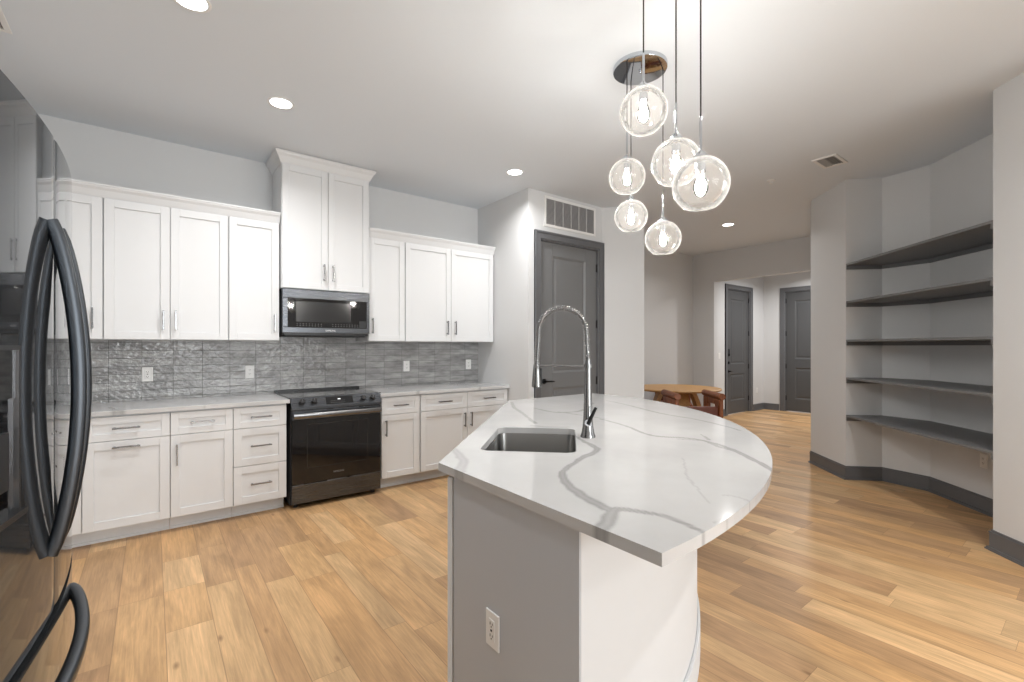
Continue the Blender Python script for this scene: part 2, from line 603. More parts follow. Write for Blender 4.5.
# ------------------------------------------------------------------ walls
S2 = math.sqrt(0.5)
XP = 3.18      # side of the pantry box
YP = 3.815     # front of the pantry box
YB = 4.79      # back wall
KC = -3.93     # the 45 degree wall with the niche: Y - X = KC
DOOR_P = (3.345, 4.295, 2.53)   # pantry door opening x0,x1,top

struct(MB().box(-1.10, XP+0.05, YB, YB+0.12, 0, CEIL).build('wall_back', M_wall))
struct(MB().box(XP, XP+0.10, YP+0.11, YB, 0, CEIL).build('wall_pantry_side', M_wall))
m = MB()
m.box(XP, DOOR_P[0], YP, YP+0.11, 0, CEIL)
m.box(DOOR_P[0], DOOR_P[1], YP, YP+0.11, DOOR_P[2], CEIL)
m.prism([(DOOR_P[1], YP), (4.345, YP), (4.345, YP+0.11), (DOOR_P[1], YP+0.11)], 0, CEIL)
struct(m.build('wall_pantry_front', M_wall))
struct(MB().prism([(4.345, YP), (4.705, 3.455), (5.03, 3.78), (5.03, YB), (4.93, YB), (4.93, 3.83), (4.70, 3.60), (4.40, 3.925), (4.345, 3.925)], 0, CEIL).build('wall_pantry_angled', M_wall))
struct(MB().box(5.03, 8.13, YB, YB+0.12, 0, CEIL).build('wall_dining_back', M_wall))
OPN = (2.45, 4.383, 2.525)
m = MB()
m.box(8.01, 8.13, OPN[1], YB, 0, CEIL)
m.box(8.01, 8.13, OPN[0], OPN[1], OPN[2], CEIL)
m.box(8.01, 8.13, 2.14, OPN[0], 0, CEIL)
struct(m.build('wall_dining_far', M_wall))
struct(MB().box(8.13, 8.90, 4.60, 4.72, 0, CEIL).box(9.84, 10.46, 4.60, 4.72, 0, CEIL).box(8.90, 9.84, 4.60, 4.72, 2.49, CEIL).build('wall_foyer_left', M_wall))
struct(MB().box(10.46, 10.58, 2.02, 3.295, 0, CEIL).box(10.46, 10.58, 4.175, 4.72, 0, CEIL).box(10.46, 10.58, 3.295, 4.175, 2.49, CEIL).build('wall_foyer_end', M_wall))
struct(MB().box(8.13, 10.46, 2.02, 2.14, 0, CEIL).build('wall_foyer_right', M_wall))
# shelf niche wall, 45 degrees
PE = (6.07, 2.14)
N0 = (5.58, 1.65)
N1 = (4.406, 0.476)
NB = [(5.82, 1.41), (5.745, 1.03), (5.035, 0.32), (4.655, 0.245)]
niche = [PE, N0]+NB[:1]+NB[1:3]+NB[3:]+[N1]
outer = [(3.9, -0.03), (3.9, -0.15), (5.3, -0.15), (6.2, 0.9), (6.2, 2.02), (8.13, 2.02), (8.13, 2.14)]
poly = [PE, N0]+NB+[N1]+outer
struct(MB().prism(poly, 0, CEIL).build('wall_niche', M_wall))
struct(MB().box(3.9, 6.62, -0.27, -0.15, 0, CEIL).build('wall_living_north', M_wall))
# left wall with its window opening
m = MB().box(-1.07, -0.95, -5.15, YB, 0, CEIL)
struct(m.build('wall_left', M_wall))
m = MB()
m.box(-0.95, 0.2, -5.15, -5.03, 0, CEIL)
m.box(2.8, 6.62, -5.15, -5.03, 0, CEIL)
m.box(0.2, 2.8, -5.15, -5.03, 0, 0.25)
m.box(0.2, 2.8, -5.15, -5.03, 2.70, CEIL)
struct(m.build('wall_living_south', M_wall))
m = MB()
m.box(6.50, 6.62, -5.03, -4.5, 0, CEIL)
m.box(6.50, 6.62, -0.7, -0.15, 0, CEIL)
m.box(6.50, 6.62, -4.5, -0.7, 0, 0.25)
m.box(6.50, 6.62, -4.5, -0.7, 2.70, CEIL)
struct(m.build('wall_living_east', M_wall))


def window(idx, x0, x1, z0, z1, axis, at, n):
    m = MB()
    L = x1-x0
    def bx(a, b, c, d):
        if axis == 'y':
            m.box(a, b, at-0.03, at+0.03, c, d)
        else:
            m.box(at-0.03, at+0.03, a, b, c, d)
    bx(x0, x1, z0, z0+0.06); bx(x0, x1, z1-0.06, z1)
    for i in range(n+1):
        c = x0+0.03+(L-0.06)*i/n
        bx(c-0.03, c+0.03, z0+0.06, z1-0.06)
    f = struct(m.build('window_%d' % idx, M_white))
    g = MB()
    if axis == 'y':
        g.box(x0+0.05, x1-0.05, at-0.003, at+0.003, z0+0.05, z1-0.05)
    else:
        g.box(at-0.003, at+0.003, x0+0.05, x1-0.05, z0+0.05, z1-0.05)
    g.build('pane', M_window, f)


window(1, 0.2, 2.8, 0.25, 2.70, 'y', -5.09, 2)
window(2, -4.5, -0.7, 0.25, 2.70, 'x', 6.56, 3)


def baseboard(name, pts, sgn=1):
    m = MB()
    for (t, z0, z1) in ((0.013, 0, 0.112), (0.016, 0.112, 0.122), (0.008, 0.122, 0.135), (0.030, 0, 0.010), (0.025, 0.010, 0.020)):
        off = offset_poly(pts, t*sgn)
        m.prism(list(pts)+off[::-1], z0, z1)
    return struct(m.build(name, M_trim, bevel=0.001))


baseboard('baseboard_niche', [PE]+[N0]+NB+[N1, (3.9, -0.03)], -1)
baseboard('baseboard_dining', [(5.03, YB), (8.01, YB), (8.01, OPN[1]), (8.13, OPN[1]), (8.13, 4.60), (8.83, 4.60)], -1)
baseboard('baseboard_foyer', [(9.96, 4.60), (10.46, 4.60), (10.46, 4.285)], -1)
baseboard('baseboard_pantry_angled', [(4.378, YP), (4.39, YP-0.045), (4.705, 3.455), (5.03, 3.78), (5.03, YB)], -1) if False else baseboard('baseboard_pantry_angled', [(4.36, 3.80), (4.705, 3.455), (5.03, 3.78), (5.03, 4.75)], -1)
baseboard('baseboard_pantry_left', [(XP, 4.09), (XP, YP), (3.268, YP)], -1)


# ------------------------------------------------------------------ interior doors
def panel_door(idx, M, w, h, panels, hinge_side, hw, matl):
    """built in local x (0..w), y = depth (front at -y), z ; M places it.  casing outside."""
    cw = 0.085
    fr = MB()
    for (t, a, b) in ((0.018, 0.0, cw), (0.026, cw-0.022, cw)):
        # a..b measured outward from opening
        fr.box(-b, -a, -t, 0, 0, h+b)
        fr.box(w+a, w+b, -t, 0, 0, h+b)
        fr.box(-a, w+a, -t, 0, h+a, h+b)
    fr.box(0, 0.016, 0, 0.12, 0, h); fr.box(w-0.016, w, 0, 0.12, 0, h); fr.box(0.016, w-0.016, 0, 0.12, h-0.016, h)
    root = MB()
    x0, x1, z0, z1 = 0.019, w-0.019, 0.012, h-0.019
    f0, f1 = 0.022, 0.060
    xs0, xs1 = x0+panels['stile'], x1-panels['stile']
    zz = [z0]+[v for p in panels['z'] for v in p]+[z1]
    root.box(x0, xs0, f0, f1, z0, z1); root.box(xs1, x1, f0, f1, z0, z1)
    for i in range(0, len(zz), 2):
        root.box(xs0, xs1, f0, f1, zz[i], zz[i+1])
    for (a, b) in panels['z']:
        root.box(xs0, xs1, f0+0.014, f1-0.004, a, b)
    me = root
    o = struct(me.build('door_%d' % idx, matl, bevel=0.002))
    o.matrix_world = M
    fr.build('door_frame', M_trim, o, bevel=0.002)
    for (a, b) in panels['z']:
        # sticking: sloped bead around and raised field
        pm = MB()
        q = [(xs0, a), (xs1, a), (xs1, b), (xs0, b)]
        r = [(xs0+0.022, a+0.022), (xs1-0.022, a+0.022), (xs1-0.022, b-0.022), (xs0+0.022, b-0.022)]
        s_ = [(xs0+0.06, a+0.06), (xs1-0.06, a+0.06), (xs1-0.06, b-0.06), (xs0+0.06, b-0.06)]
        rings = []
        for pts, y in ((q, f0+0.001), (r, f0+0.0135), (s_, f0+0.006)):
            rings.append([pm.bm.verts.new((p[0], y, p[1])) for p in pts])
        for u, v in zip(rings[:-1], rings[1:]):
            for i in range(4):
                pm.bm.faces.new([u[i], u[(i+1) % 4], v[(i+1) % 4], v[i]])
        pm.bm.faces.new(rings[-1])
        pm.build('door_panel', matl, o)
    hx = w-0.017 if hinge_side == 'r' else 0.017
    for z in (0.25, h*0.5-0.1, h-0.25) if h < 2.2 else (0.28, 0.94, 1.62, 2.30):
        MB().cyl((hx, 0.014, z-0.05), (hx, 0.014, z+0.05), 0.0075).box(hx-0.012, hx+0.012, 0.018, 0.021, z-0.045, z+0.045).build('hinge', M_blackmetal, o, smooth=40)
    kx = 0.075 if hinge_side == 'r' else w-0.075
    dr = 1 if hinge_side == 'r' else -1
    lv = MB()
    lv.cyl((kx, f0, hw['lever']), (kx, f0-0.012, hw['lever']), 0.030)
    lv.cyl((kx, f0-0.01, hw['lever']), (kx, f0-0.055, hw['lever']), 0.011)
    lv.tube([(kx-0.012*dr, f0-0.052, hw['lever']), (kx+0.05*dr, f0-0.054, hw['lever']), (kx+0.12*dr, f0-0.045, hw['lever']-0.004)], [0.010, 0.009, 0.007], 10)
    lv.build('lever_handle', M_blackmetal, o, smooth=40)
    if 'bolt' in hw:
        MB().cyl((kx, f0, hw['bolt']), (kx, f0-0.022, hw['bolt']), 0.030).cyl((kx, f0-0.02, hw['bolt']), (kx, f0-0.03, hw['bolt']), 0.018).build('deadbolt', M_blackmetal, o, smooth=40)
        kp = MB().box(kx-0.034, kx+0.034, f0-0.026, f0, hw['pad']-0.075, hw['pad']+0.075).build('keypad_lock', M_black, o, bevel=0.008)
        MB().box(kx-0.010, kx+0.010, f0-0.040, f0-0.026, hw['pad']-0.062, hw['pad']-0.03).build('thumb_turn', M_blackmetal, kp, bevel=0.002)
    return o


ws = DOOR_P[1]-DOOR_P[0]
panel_door(1, Matrix.Translation((DOOR_P[0], YP, 0)), ws, DOOR_P[2], {'stile': 0.19, 'z': [(0.26, 0.885), (1.055, 2.365)]}, 'r', {'lever': 0.965}, M_door)
panel_door(2, Matrix.Translation((8.90, 4.60, 0)), 0.94, 2.49, {'stile': 0.17, 'z': [(0.27, 0.80), (1.00, 2.30)]}, 'r', {'lever': 0.86, 'bolt': 1.03, 'pad': 1.23}, M_entry)
# in the end wall of the foyer: local x runs towards -Y, front faces -X
Md3 = Matrix.Translation((10.46, 4.175, 0)) @ Matrix.Rotation(-PI/2, 4, 'Z')
panel_door(3, Md3, 0.88, 2.49, {'stile': 0.17, 'z': [(0.27, 0.91), (1.10, 2.30)]}, 'l', {'lever': 0.95}, M_entry)

# return air grille over the pantry door
gx0, gx1, gz0, gz1 = 3.434, 4.20, 2.705, 2.985
t = thing('return_air_grille', 'white wall air grille with six louvred bays above the grey pantry door', 'air vent', (gx0, YP, gz0))
W_, H_ = gx1-gx0, gz1-gz0
m = MB()
b_ = 0.03
m.box(-b_, 0, -0.008, 0, -b_, H_+b_); m.box(W_, W_+b_, -0.008, 0, -b_, H_+b_)
m.box(0, W_, -0.008, 0, -b_, 0); m.box(0, W_, -0.008, 0, H_, H_+b_)
m.build('frame', M_white, t, bevel=0.002)
for i in range(1, 6):
    xx = W_*i/6
    MB().box(xx-0.006, xx+0.006, -0.007, -0.001, 0, H_).build('divider', M_white, t)
m = MB()
for i in range(22):
    z = H_*(i+0.5)/22
    m.box(0, W_, -0.0045, 0.0045, -0.0035, 0.0035, Matrix.Translation((0, -0.005, z)) @ Matrix.Rotation(math.radians(-35), 4, 'X'))
m.box(0, W_, -0.0008, -0.0001, 0, H_)
m.build('louvre', M_louver, t)


# ------------------------------------------------------------------ cabinets
def shaker(x0, x1, z0, z1, yf, name, parent, frame=0.057, th=0.019):
    """shaker front: yf = front face y (faces -Y)"""
    m = MB()
    f = min(frame, (z1-z0)*0.30, (x1-x0)*0.3)
    yb = yf+th
    m.box(x0, x0+f, yf, yb, z0, z1); m.box(x1-f, x1, yf, yb, z0, z1)
    m.box(x0+f, x1-f, yf, yb, z0, z0+f); m.box(x0+f, x1-f, yf, yb, z1-f, z1)
    m.box(x0+f, x1-f, yf+0.010, yb, z0+f, z1-f)
    return m.build(name, M_cab, parent, bevel=0.0016)


def pull(parent, cx, cz, yf, L=0.15, vertical=True):
    m = MB()
    r = 0.0055
    y = yf-0.032
    if vertical:
        m.box(cx-r, cx+r, y-r, y+r, cz-L/2, cz+L/2)
        for s in (-1, 1):
            m.box(cx-r*0.9, cx+r*0.9, y, yf, cz+s*L*0.42-r, cz+s*L*0.42+r)
    else:
        m.box(cx-L/2, cx+L/2, y-r, y+r, cz-r, cz+r)
        for s in (-1, 1):
            m.box(cx+s*L*0.42-r, cx+s*L*0.42+r, y, yf, cz-r*0.9, cz+r*0.9)
    return m.build('handle', M_pull, parent, bevel=0.0015)


YBF = 4.160      # front face of base fronts
YBC = 4.182      # base carcass front
GAP = 0.0025


def base_cabinet(x0, x1, fronts, label, fill=None):
    t = thing('base_cabinet', label, 'cabinet', ((x0+x1)/2, YB, 0))
    ox = -(x0+x1)/2; oy = -YB
    def sh(m): bmesh.ops.translate(m.bm, verts=m.bm.verts[:], vec=(ox, oy, 0)); return m
    sh(MB().box(x0+0.001, x1-0.001, YBC, YB-0.002, 0.105, 0.882)).build('body', M_cab, t)
    toe = MB().box(x0+0.001, x1-0.001, 4.275, 4.30, 0, 0.105).box(x0+0.001, x1-0.001, 4.262, 4.275, 0, 0.018)
    sh(toe).build('toe_kick', M_cab, t, bevel=0.001)
    for (kind, fx0, fx1, z0, z1, hd) in fronts:
        d = shaker(fx0+GAP+ox, fx1-GAP+ox, z0, z1, YBF+oy, kind, t)
        if hd:
            pull(d, hd[1]+ox, hd[2], YBF+oy, 0.15, hd[0] == 'v')
    if fill:
        sh(MB().box(fill[0], fill[1], YBF+0.004, YBC, 0.115, 0.882)).build('filler_strip', M_cab, t)
    return t


DZ0, DZ1, GZ = 0.113, 0.882-0.012, 0.707
base_cabinet(-0.93, 0.103, [('drawer', -0.367, 0.103, GZ+0.002, DZ1, ('h', -0.139, 0.793)), ('door', -0.367, 0.103, DZ0, GZ-0.002, ('h', -0.139, 0.663))],
             'white base cabinet nearest the refrigerator, one drawer over a door with a horizontal pull', fill=(-0.93, -0.370))
base_cabinet(0.103, 0.496, [('drawer', 0.103, 0.496, GZ+0.002, DZ1, ('h', 0.300, 0.793)), ('door', 0.103, 0.496, DZ0, GZ-0.002, ('v', 0.143, 0.565))],
             'narrow white base cabinet left of the three-drawer unit, vertical pull on its door')
base_cabinet(0.496, 0.877, [('drawer', 0.496, 0.877, GZ+0.002, DZ1, ('h', 0.687, 0.793)), ('drawer', 0.496, 0.877, 0.412, GZ-0.002, ('h', 0.687, 0.565)), ('drawer', 0.496, 0.877, DZ0, 0.408, ('h', 0.687, 0.265))],
             'white base cabinet with a stack of three drawers, directly left of the range')
base_cabinet(1.687, 2.075, [('drawer', 1.687, 2.075, GZ+0.002, DZ1, ('h', 1.875, 0.793)), ('door', 1.687, 2.075, DZ0, GZ-0.002, ('v', 1.727, 0.585))],
             'narrow white base cabinet directly right of the range, drawer over a single door')
base_cabinet(2.075, 3.175, [('drawer', 2.09, 2.630, GZ+0.002, DZ1, ('h', 2.355, 0.793)), ('drawer', 2.630, 3.165, GZ+0.002, DZ1, ('h', 2.905, 0.793)),
                            ('door', 2.09, 2.630, DZ0, GZ-0.002, ('v', 2.590, 0.585)), ('door', 2.630, 3.165, DZ0, GZ-0.002, ('v', 2.670, 0.585))],
             'wide white base cabinet against the pantry wall, two drawers over double doors')

YUF = 4.440
YUC = 4.460


def crown(x0, x1, yf, zb, zt, proj, ends, ox, oy):
    """crown moulding along the front and the free ends"""
    m = MB()
    prof = [(0, 0), (0.10, 0.02), (0.25, 0.18), (0.55, 0.55), (0.85, 0.75), (0.9, 0.85), (1, 0.87), (1, 1)]
    ring = []
    for (a, b) in prof:
        o_ = a*proj
        z = zb+(zt-zb)*b
        l = x0-(o_ if ends[0] else 0); r = x1+(o_ if ends[1] else 0)
        ring.append([m.bm.verts.new(p) for p in ((l+ox, YB-0.002+oy, z), (l+ox, yf-o_+oy, z), (r+ox, yf-o_+oy, z), (r+ox, YB-0.002+oy, z))])
    for u, v in zip(ring[:-1], ring[1:]):
        for i in range(4):
            m.bm.faces.new([u[i], u[(i+1) % 4], v[(i+1) % 4], v[i]])
    m.bm.faces.new(ring[0]); m.bm.faces.new(ring[-1])
    return m


def upper_cabinet(x0, x1, doors, label, z0=1.402, z1=2.450, ct=2.512, yf=YUF, proj=0.045, ends=(False, False), hz=1.553):
    t = thing('wall_cabinet', label, 'cabinet', ((x0+x1)/2, YB, z0))
    ox = -(x0+x1)/2; oy = -YB; oz = -z0
    yc = yf+0.020
    body = MB().box(x0+0.001+ox, x1-0.001+ox, yc+oy, -0.002, 0, z1-z0)
    body.build('body', M_cab, t)
    for (a, b, hx) in doors:
        d = shaker(a+GAP+ox, b-GAP+ox, 0.003, z1-z0-0.03, yf+oy, 'door', t)
        pull(d, hx+ox, hz-z0, yf+oy, 0.15, True)
    c = crown(x0, x1, yf+0.012, z1-0.03+oz, ct+oz, proj, ends, ox, oy)
    c.build('crown_moulding', M_cab, t)
    return t


upper_cabinet(-0.93, -0.279, [(-0.68, -0.281, -0.335)], 'white wall cabinet behind the refrigerator handles, only its right door edge in view')
upper_cabinet(-0.279, 0.496, [(-0.277, 0.110, 0.068), (0.110, 0.494, 0.145)], 'double-door white wall cabinet left of the single-door one, above the left counter')
upper_cabinet(0.496, 0.880, [(0.499, 0.877, 0.838)], 'single-door white wall cabinet just left of the tall microwave cabinet')
tallc = upper_cabinet(0.885, 1.662, [(0.888, 1.276, 1.236), (1.276, 1.659, 1.316)], 'tall white wall cabinet above the microwave, its crown reaching the ceiling',
                      z0=1.862, z1=2.975, ct=3.043, yf=4.395, proj=0.055, ends=(True, True), hz=2.02)
upper_cabinet(1.667, 2.054, [(1.669, 2.052, 1.706)], 'single-door white wall cabinet just right of the microwave', yf=YUF, ends=(False, False))
upper_cabinet(2.054, 3.176, [(2.058, 2.598, 2.545), (2.598, 3.168, 2.645)], 'double-door white wall cabinet against the pantry wall')


# ------------------------------------------------------------------ quartz worktops with veins
def seg_dist(px, py, pts):
    best = 9
    for (x0, y0, w0), (x1, y1, w1) in zip(pts[:-1], pts[1:]):
        dx, dy = x1-x0, y1-y0
        L = dx*dx+dy*dy
        t = 0 if L == 0 else max(0, min(1, ((px-x0)*dx+(py-y0)*dy)/L))
        d = math.hypot(px-x0-t*dx, py-y0-t*dy)/(w0+(w1-w0)*t)
        if d < best:
            best = d
    return best


def smooth_line(pts, n=4):
    """Catmull-Rom through (x, y, w)"""
    out = []
    P = [pts[0]]+list(pts)+[pts[-1]]
    for i in range(1, len(P)-2):
        p0, p1, p2, p3 = P[i-1:i+3]
        for k in range(n):
            t = k/n
            out.append(tuple(0.5*((2*p1[j])+(-p0[j]+p2[j])*t+(2*p0[j]-5*p1[j]+4*p2[j]-p3[j])*t*t+(-p0[j]+3*p1[j]-3*p2[j]+p3[j])*t**3) for j in range(3)))
    out.append(pts[-1])
    return out


from mathutils import noise as mnoise


def vein_value(x, y, z, veins):
    wx = x+0.006*mnoise.noise((x*22, y*22, 1.3)); wy = y+0.006*mnoise.noise((x*22, y*22, 7.9))
    v = 0
    for (pts, bb, s) in veins:
        if bb[0] < wx < bb[1] and bb[2] < wy < bb[3]:
            d = seg_dist(wx, wy, pts)
            if d < 1.35:
                k = 1 if d < 0.8 else (1.35-d)/0.55
                k *= (0.55+0.25*min(1, d/0.7))
                v = max(v, k*s)
    return v


def prep(veins):
    out = []
    for pts, s in veins:
        q = smooth_line(pts)
        mx = max(p[2] for p in q)*1.6+0.01
        out.append((q, (min(p[0] for p in q)-mx, max(p[0] for p in q)+mx, min(p[1] for p in q)-mx, max(p[1] for p in q)+mx), s))
    return out


def paint_veins(me, veins, off=(0, 0)):
    ca = me.color_attributes.new('vein', 'FLOAT_COLOR', 'POINT')
    for i, v in enumerate(me.vertices):
        a = vein_value(v.co.x+off[0], v.co.y+off[1], v.co.z, veins)
        ca.data[i].color = (a, a, a, 1)


RI = 2.44
CI = (0.88, 3.02)


def island_top():
    bm = bmesh.new()
    step = 0.0085
    n = int(2.42/step)
    x0, y0 = 0.845, 0.575
    grid = [[bm.verts.new((x0+i*step, y0+j*step, 0.914)) for j in range(n+1)] for i in range(n+1)]
    def inside(x, y):
        return math.hypot(x-CI[0], y-CI[1]) < RI+0.03 and (y-x) < 0.697+0.03
    for i in range(n):
        for j in range(n):
            cx, cy = x0+(i+.5)*step, y0+(j+.5)*step
            if inside(cx, cy):
                bm.faces.new([grid[i][j], grid[i+1][j], grid[i+1][j+1], grid[i][j+1]])
    for v in [v for v in bm.verts if not v.link_faces]:
        bm.verts.remove(v)
    def cut(co, no, clear=True):
        bmesh.ops.bisect_plane(bm, geom=bm.verts[:]+bm.edges[:]+bm.faces[:], dist=1e-6, plane_co=(*co, 0), plane_no=(*no, 0), clear_outer=clear)
    cut((0.85, 0), (-1, 0)); cut((0, 2.97), (0, 1)); cut((0.85, 1.547), (-S2, S2))
    K = 60
    for i in range(K):
        a = -PI/2*(i+0.5)/K
        r = RI*math.cos(PI/4/K)
        cut((CI[0]+r*math.cos(a), CI[1]+r*math.sin(a)), (math.cos(a), math.sin(a)))
    # sink hole (rounded rectangle aligned to 45 degrees)
    sc = Vector((1.427, 1.681)); hl, hs, rc = 0.283, 0.203, 0.045
    U = Vector((S2, S2)); V = Vector((-S2, S2))
    def near(f, R=0.5):
        c = f.calc_center_median(); return abs(c.x-sc.x) < R and abs(c.y-sc.y) < R
    def scut(co, no):
        fs = [f for f in bm.faces if near(f)]
        es = {e for f in fs for e in f.edges}; vs = {v for f in fs for v in f.verts}
        bmesh.ops.bisect_plane(bm, geom=list(vs)+list(es)+fs, dist=1e-6, plane_co=(co.x, co.y, 0), plane_no=(no.x, no.y, 0))
    planes = []
    for (n_, d_) in ((U, hl), (-U, hl), (V, hs), (-V, hs)):
        planes.append((sc+n_*d_, n_))
    for su in (-1, 1):
        for sv in (-1, 1):
            cc = sc+U*su*(hl-rc)+V*sv*(hs-rc)
            for k in range(6):
                a = PI/2*(k+0.5)/6
                nn = (U*su*math.cos(a)+V*sv*math.sin(a)).normalized()
                planes.append((cc+nn*rc*math.cos(PI/24), nn))
    for co, no in planes:
        scut(co, no)
    dead = []
    for f in bm.faces:
        c = f.calc_center_median(); c2 = Vector((c.x, c.y))
        if all((c2-co).dot(no) < 1e-7 for co, no in planes):
            dead.append(f)
    bmesh.ops.delete(bm, geom=dead, context='FACES')
    for v in [v for v in bm.verts if not v.link_faces]:
        bm.verts.remove(v)
    ext = bmesh.ops.extrude_face_region(bm, geom=bm.faces[:])
    vs = [g for g in ext['geom'] if isinstance(g, bmesh.types.BMVert)]
    bmesh.ops.translate(bm, verts=vs, vec=(0, 0, -0.030))
    bmesh.ops.recalc_face_normals(bm, faces=bm.faces[:])
    me = bpy.data.meshes.new('island_countertop')
    bm.to_mesh(me); bm.free()
    w1, w2, w3 = 0.020, 0.012, 0.007
    V_ = [
        ([(1.63, 1.60, .006), (1.562, 1.47, .010), (1.511, 1.357, .013), (1.443, 1.303, .014), (1.337, 1.27, .012), (1.2, 1.206, .010), (1.109, 1.15, .012), (1.04, 1.055, .015), (0.992, 0.943, .015), (0.968, 0.83, .017), (0.998, 0.795, .014), (1.039, 0.713, .010), (1.038, 0.649, .008), (1.014, 0.555, .008)], 0.9),
        ([(0.985, 0.815, .014), (0.925, 0.785, .020), (0.89, 0.765, .018), (0.845, 0.745, .020)], 0.9),
        ([(2.132, 1.88, .004), (2.059, 1.639, .007), (1.936, 1.38, .009), (2.013, 1.236, .009), (2.006, 1.1, .009), (1.901, 0.928, .012), (1.808, 0.816, .012), (1.70, 0.70, .010), (1.64, 0.66, .010)], 0.85),
        ([(1.961, 1.25, .004), (2.012, 1.146, .008), (1.951, 1.049, .008), (1.91, 0.951, .004)], 0.75),
        ([(2.157, 1.252, .003), (2.057, 1.149, .008)], 0.7),
        ([(2.90, 2.50, .003), (2.815, 2.242, .006), (2.624, 1.802, .008), (2.579, 1.554, .009), (2.506, 1.348, .008), (2.412, 1.178, .006)], 0.7),
        ([(2.139, 2.50, .004), (2.106, 2.282, .008), (2.173, 2.204, .010), (2.333, 2.216, .008), (2.687, 2.445, .006)], 0.75),
        ([(2.141, 2.255, .006), (2.153, 2.045, .006), (2.163, 1.855, .004)], 0.7),
        ([(2.228, 2.873, .008), (2.046, 2.613, .009), (1.943, 2.409, .008), (1.795, 2.141, .007), (1.72, 2.0, .009)], 0.75),
        ([(1.03, 1.75, .008), (0.985, 1.63, .016), (0.93, 1.50, .017), (0.845, 1.39, .020)], 0.55),
        ([(1.649, 1.028, .002), (1.431, 0.879, .003), (1.324, 0.776, .003), (1.227, 0.683, .003)], 0.35),
        ([(1.10, 0.60, .003), (1.15, 0.60, .004), (1.145, 0.54, .005)], 0.5),
        ([(1.32, 0.70, .003), (1.34, 0.66, .004), (1.30, 0.56, .005)], 0.4),
        ([(1.78, 1.80, .010), (1.70, 1.86, .014), (1.66, 1.95, .012)], 0.35),
    ]
    V_ = [([(a, b, c*1.35 if b > 1.8 else c) for a, b, c in pts], k) for pts, k in V_]
    paint_veins(me, prep(V_))
    me.materials.append(M_quartz)
    o = bpy.data.objects.new('island_countertop', me); COL.objects.link(o)
    bv = o.modifiers.new('bevel', 'BEVEL'); bv.width = 0.002; bv.segments = 2; bv.limit_method = 'ANGLE'; bv.angle_limit = math.radians(50)
    tag(o, 'white quartz island countertop with grey veins and a quarter-round outer edge', 'countertop')
    return sc, U, V, hl, hs, rc


SC, UU, VV, HL, HS, RC = island_top()


def wall_counter(x0, x1, label, veins):
    bm = bmesh.new()
    st = 0.012
    nx, ny = int((x1-x0)/st), int(0.65/st)
    yf, yb = 4.138, YB-0.001
    g = [[bm.verts.new((x0+(x1-x0)*i/nx, yf+(yb-yf)*j/ny, 0.914)) for j in range(ny+1)] for i in range(nx+1)]
    for i in range(nx):
        for j in range(ny):
            bm.faces.new([g[i][j], g[i+1][j], g[i+1][j+1], g[i][j+1]])
    ext = bmesh.ops.extrude_face_region(bm, geom=bm.faces[:])
    bmesh.ops.translate(bm, verts=[q for q in ext['geom'] if isinstance(q, bmesh.types.BMVert)], vec=(0, 0, -0.031))
    bmesh.ops.recalc_face_normals(bm, faces=bm.faces[:])
    me = bpy.data.meshes.new('countertop'); bm.to_mesh(me); bm.free()
    paint_veins(me, prep(veins))
    me.materials.append(M_quartz)
    o = bpy.data.objects.new('countertop', me); COL.objects.link(o)
    bv = o.modifiers.new('bevel', 'BEVEL'); bv.width = 0.002; bv.segments = 2; bv.limit_method = 'ANGLE'; bv.angle_limit = math.radians(50)
    tag(o, label, 'countertop')


wall_counter(-0.94, 0.898, 'white quartz countertop on the base cabinets left of the range',
             [([(-0.24, 4.40, .006), (-0.20, 4.25, .016), (-0.17, 4.17, .030), (-0.19, 4.13, .026)], 0.8), ([(0.35, 4.78, .004), (0.42, 4.4, .006), (0.30, 4.13, .006)], 0.4)])
wall_counter(1.672, 3.178, 'white quartz countertop between the range and the pantry wall',
             [([(1.9, 4.78, .004), (1.95, 4.45, .007), (2.06, 4.22, .010), (2.05, 4.13, .016)], 0.8), ([(2.60, 4.78, .004), (2.70, 4.3, .007), (2.775, 4.13, .014)], 0.7)])

# tiled splashback
struct(MB().box(-0.95, 3.18, YB-0.010, YB, 0.9142, 1.4015).box(0.882, 1.665, YB-0.010, YB, 1.4015, 1.50).build('wall_backsplash', M_tile))


# ------------------------------------------------------------------ outlets
def outlet(M, label, name='wall_outlet', dec=False, switch=False, scale=1.0, cat='outlet'):
    """plate in local x-z plane facing -y"""
    t = thing(name, label, cat)
    t.matrix_world = M
    MB().box(-0.036, 0.036, -0.006, 0, -0.058, 0.058).build('cover_plate', M_white, t, bevel=0.003)
    if dec or switch:
        f = MB().box(-0.0165, 0.0165, -0.0085, -0.005, -0.034, 0.034).build('receptacle' if not switch else 'rocker', M_white, t, bevel=0.001)
    else:
        f = MB().lathe([(0.0165, 0), (0.0165, 0.003), (0.0, 0.003)], 20, Matrix.Translation((0, -0.0055, 0.020)) @ Matrix.Rotation(PI/2, 4, 'X')).lathe(
            [(0.0165, 0), (0.0165, 0.003), (0.0, 0.003)], 20, Matrix.Translation((0, -0.0055, -0.020)) @ Matrix.Rotation(PI/2, 4, 'X')).build('receptacle', M_white, t)
    if not switch:
        for zc in (0.019, -0.019):
            m = MB()
            yy = -0.0093
            m.box(-0.0075, -0.0050, yy, yy+0.003, zc-0.002, zc+0.007)
            m.box(0.0050, 0.0075, yy, yy+0.003, zc-0.001, zc+0.006)
            m.box(-0.002, 0.002, yy, yy+0.003, zc-0.009, zc-0.005)
            m.build('socket_slots', M_slot, f)
        if dec:
            MB().box(-0.004, 0.004, -0.0098, -0.0082, -0.003, 0.0035).build('test_button', M_slot, f)
    return t


